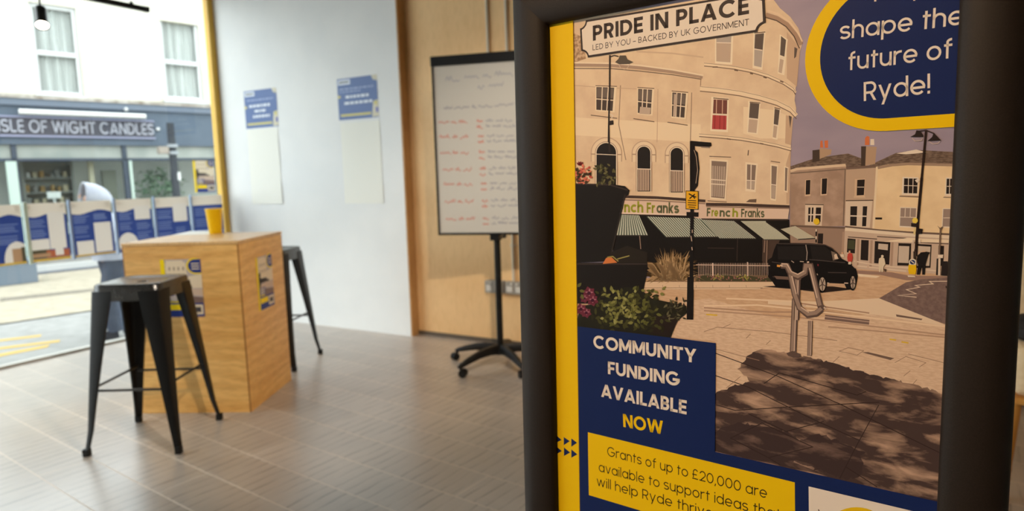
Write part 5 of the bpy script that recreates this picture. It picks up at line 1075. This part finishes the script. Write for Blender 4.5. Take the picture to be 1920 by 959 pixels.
s_, z_ = on_f(101, 364, -.45); ws = thing('window_sign', 'small white sign low in the candle shop window', 'sign', S(s_, -.45, ST+.13), SROT); ws_b = B(); r6 = random.Random(2)
B().span((-.012, -.012, 0), (.012, .012, z_-ST-.23)).build('stand', m_sash, ws); B().span((-.13, -.015, z_-ST-.23), (.13, .015, z_-ST-.08)).build('board', m_sash, ws, bevel=.01)
# leafy plant in the right-hand window
m_lf = noisy('dusty_green_leaves', orgb(120, 156, 126), orgb(164, 188, 158), 6, .6); s_, z_ = on_f(262, 335, -.7); pt_ = thing('potted_plant', 'large leafy green plant inside the right-hand shop window', 'plant', S(s_+.45, -.75, ST+.13), SROT)
B().lathe((0, 0, 0), [(.0001, 0), (.16, 0), (.21, .42), (.19, .42), (.17, .38), (.0001, .38)], 20).build('pot', mat('grey_pot', orgb(126, 124, 118), .7), pt_, smooth=True)
lv = B(); rl = random.Random(9)
for i in range(420):
    a, e = rl.uniform(0, 2*PI), rl.uniform(-1, 1); r_ = rl.uniform(.25, .62)
    c = Vector((math.cos(a)*r_*math.sqrt(1-e*e)*1.1, math.sin(a)*r_*math.sqrt(1-e*e)*.6, 1.35+e*r_*.85)); d = Vector((rl.uniform(-1, 1), rl.uniform(-1, 1), rl.uniform(-.8, .6))).normalized(); s2 = d.cross(Vector((rl.uniform(-1, 1), rl.uniform(-1, 1), 1))).normalized(); L = rl.uniform(.09, .17)
    lv.add([c, c+d*L*.4+s2*L*.3, c+d*L, c+d*L*.4-s2*L*.3], [(0, 1, 2, 3)])
lv.build('foliage', m_lf, pt_); B().tube([(0, 0, .38), (.03, 0, .8), (-.02, .02, 1.3)], [.025, .02, .012], 8).build('stem', mat('brown_stem', orgb(110, 92, 70), .8), pt_)
# poster in the right-hand window
q0, q1 = on_f(360, 299, .0), on_f(404, 360, .0); INK_K = .36; a = flyer_art(q1[0]-q0[0], q0[1]-q1[1]); INK_K = 1.0; o = a.b.build('poster', a.mats); c = S((q0[0]+q1[0])/2, .02, (q0[1]+q1[1])/2)
o.matrix_world = face_matrix(c, FD, FN); tag(o, 'portrait poster with a yellow edge stuck in the candle shop window by the yellow jamb', 'poster', 'leaflet-size copies of the navy and yellow poster')
# street sign pole in front of the shop
pb = on_plane(325, 300, FC+FN*1.6, FN); s_ = (pb-FC).dot(FD); zt = on_plane(321, 231, FC+FN*1.6, FN).z
sp = thing('sign_pole', 'dark grey street pole with clamped brackets before the candle shop', 'pole', S(s_, 1.6, ST+.11), SROT)
m_pole = mat('dark_grey_pole', orgb(72, 76, 82), .5); B().cone((0, 0, 0), (0, 0, zt-ST-.11), .085, .075, 20).build('pole', m_pole, sp, smooth=True); B().lathe((0, 0, 0), [(.0001, .9), (.11, .9), (.12, .86), (.12, 0), (.0001, 0)], 20).build('base_sleeve', m_pole, sp, smooth=True)
zb1 = on_plane(323, 274, FC+FN*1.6, FN).z-ST-.11; zb2 = on_plane(323, 287, FC+FN*1.6, FN).z-ST-.11
for z in (zb1, zb2): B().lathe((0, 0, z), [(.08, -.035), (.10, -.035), (.115, -.03), (.115, .03), (.10, .035), (.08, .035)], 20).build('clamp', mat('galvanised_steel', orgb(172, 178, 182), .4, .5, .3), sp, smooth=True)
b_ = B(); b_.span((-.30, -.09, zb2-.02), (-.10, .06, zb1-.02)); b_.build('junction_box', mat('beige_box', orgb(176, 166, 154), .6), sp, bevel=.012)
zs = on_plane(331, 331, FC+FN*1.6, FN).z-ST-.11; B().span((.03, -.095, zs-.09), (.09, -.07, zs+.09)).build('sticker_plate', m_sash, sp)

# ---------------------------------------------------------------- walker outside the glass
fp = on_z(226, 629, ST+.013); WALK = (-FD)                      # walking to the left along the street
yaw_w = math.atan2(WALK.y, WALK.x)
wk = thing('person', 'stooped walker in a pale hooded coat and blue-grey trousers outside the window', 'person', (fp.x, fp.y, fp.z), yaw_w)
m_skin = mat('skin', orgb(214, 168, 140), .6); m_coat = noisy('pale_grey_coat', orgb(196, 200, 214), orgb(214, 218, 228), 8, .8, .2); m_jean = noisy('blue_grey_trousers', orgb(84, 92, 108), orgb(100, 108, 122), 12, .9, .1); m_shoe = mat('dark_shoes', orgb(60, 62, 68), .6)
def skin_mesh(name, joints, bones, m, parent, sub=2):
    me = bpy.data.meshes.new(name); me.from_pydata([j[0] for j in joints], bones, []); me.materials.append(m)
    o = bpy.data.objects.new(name, me); COL.objects.link(o); o.parent = parent; WORLD[o.name] = frame(parent)
    sk_ = o.modifiers.new('skin', 'SKIN'); sk_.use_smooth_shade = True
    for i, d in enumerate(me.skin_vertices[0].data):
        r = joints[i][1]; d.radius = (r, r) if not isinstance(r, tuple) else r; d.use_root = (i == 0)
    sb_ = o.modifiers.new('subdivision', 'SUBSURF'); sb_.levels = sub; sb_.render_levels = sub
    return o
# x forward, y left, z up; a mid-stride figure leaning forward
J = [((0, 0, .80), (.13, .12)), ((.03, 0, .98), .13), ((.06, 0, 1.16), (.15, .13)), ((.085, 0, 1.27), .07), ((.10, 0, 1.33), .052), ((.125, 0, 1.40), .085), ((.145, 0, 1.47), .080),
     ((0, .085, .76), .085), ((.10, .09, .43), .060), ((.06, .09, .10), .042), ((.10, .09, .05), .035), ((.20, .095, .035), .03),
     ((0, -.085, .76), .085), ((-.03, -.09, .43), .060), ((-.20, -.09, .15), .042), ((-.20, -.09, .09), .034), ((-.11, -.095, .035), .03),
     ((.06, .17, 1.20), .052), ((.0, .21, .98), .042), ((.20, .16, 1.04), .032), ((.24, .14, 1.05), .026),
     ((.06, -.17, 1.20), .052), ((.0, -.21, .98), .042), ((.20, -.16, 1.00), .032), ((.24, -.14, 1.01), .026)]
E_ = [(0, 1), (1, 2), (2, 3), (3, 4), (4, 5), (5, 6), (0, 7), (7, 8), (8, 9), (9, 10), (10, 11), (0, 12), (12, 13), (13, 14), (14, 15), (15, 16), (2, 17), (17, 18), (18, 19), (19, 20), (2, 21), (21, 22), (22, 23), (23, 24)]
for base, sgn in ((20, 1), (24, -1)):      # five fingers on each hand
    bx, by, bz = J[base][0]
    for k, (dy, L) in enumerate(((.018, .05), (.007, .058), (-.005, .054), (-.016, .043))):
        J.append(((bx+.03, by+dy*sgn, bz-.025), .009)); J.append(((bx+.03+L*.5, by+dy*sgn, bz-.025-L*.55), .008)); n = len(J); E_ += [(base, n-2), (n-2, n-1)]
    J.append(((bx+.012, by+.03*-sgn, bz-.02), .010)); J.append(((bx+.035, by+.034*-sgn, bz-.045), .008)); n = len(J); E_ += [(base, n-2), (n-2, n-1)]
body = skin_mesh('body', J, E_, m_skin, wk)
hd = B(); hc = Vector((.145, 0, 1.435))
nose = hd.loft([[hc+Vector((.080, y*.5, .03)) for y in (-.012, .012)]+[hc+Vector((.085, 0, .035))], [hc+Vector((.085, y, -.012)) for y in (-.016, .016)]+[hc+Vector((.106, 0, -.010))]]); hd.build('nose', m_skin, wk, smooth=True)
for s in (-1, 1): B().lathe(hc+Vector((.076, s*.032, .022)), [(.0001, -.010), (.009, 0), (.0001, .010)], 10).build('eye', mat('dark_eyes', orgb(40, 34, 30), .3), wk, smooth=True); B().box(hc+Vector((.081, 0, -.045)), (.01, .045, .008)).build('mouth', mat('lips', orgb(170, 104, 96), .6), wk, bevel=.003)
def oval(c, rx, ry, z, n=22, ph=0): return [(c[0]+rx*math.cos(2*PI*k/n), c[1]+ry*math.sin(2*PI*k/n), z) for k in range(n)]
ct = B(); ct.loft([oval((-.01, 0), .185, .215, .80), oval((.0, 0), .18, .21, .87), oval((.03, 0), .17, .195, .96), oval((.045, 0), .17, .205, 1.12), oval((.06, 0), .145, .19, 1.22), oval((.08, 0), .10, .12, 1.28), oval((.09, 0), .085, .09, 1.31)], cap=False); c_ = ct.build('coat', m_coat, wk, smooth=True)
for s, el in ((1, J[18][0]), (-1, J[22][0])):
    sl = B(); e = Vector(el); wr_ = Vector(J[19 if s > 0 else 23][0]); sl.tube([(.06, s*.16, 1.20), (.055, s*.19, 1.12), e, e+(wr_-e)*.5, e+(wr_-e)*.95], [.070, .068, .060, .054, .050], 16); sl.build('sleeve', m_coat, wk, smooth=True)
hoodb = B(); hc2 = Vector((.125, 0, 1.42)); rings = []
for k in range(10):
    t = k/9; ph = math.radians(-62+118*t)                     # from the face opening round to the back of the head
    cx = hc2.x+.088-.235*t; r_ = .135*math.sqrt(max(.02, 1-(max(0, t-.25)/.78)**2)); zc_ = hc2.z+.012-.05*t
    rings.append([(cx-.02*math.sin(a), r_*.92*math.cos(a), zc_+r_*1.05*math.sin(a)) for a in [2*PI*i/22 for i in range(22)]])
hoodb.loft(rings, cap=False); hoodb.add(rings[-1], [list(range(22))]); ho = hoodb.build('hood', m_coat, wk, smooth=True); sd_ = ho.modifiers.new('thickness', 'SOLIDIFY'); sd_.thickness = .012
for idx in ((7, 8, 9), (12, 13, 14)):
    p = [Vector(J[i][0]) for i in idx]; e_ = p[2]+(p[2]-p[1])*.08
    B().tube([p[0]+Vector((0, 0, .12)), p[0], p[0]+(p[1]-p[0])*.5, p[1], p[1]+(p[2]-p[1])*.5, e_], [.108, .112, .098, .086, .080, .078], 18).build('trouser_leg', m_jean, wk, smooth=True)
for i, (heel, toe) in enumerate(((Vector((.045, .09, 0)), Vector((.25, .095, 0))), (Vector((-.25, -.09, .0)), Vector((-.06, -.095, 0))))):
    d = toe-heel; sh_ = B(); rings = []
    for t, w, h in ((0, .028, .07), (.12, .038, .10), (.35, .036, .095), (.6, .042, .065), (.85, .042, .05), (1.0, .02, .03)):
        c = heel+d*t; rings.append([(c.x, c.y-w, c.z), (c.x, c.y+w, c.z), (c.x, c.y+w*.95, c.z+h*.6), (c.x, c.y+w*.45, c.z+h), (c.x, c.y-w*.45, c.z+h), (c.x, c.y-w*.95, c.z+h*.6)])
    sh_.loft(rings); sh_.build('shoe', m_shoe, wk, smooth=True)
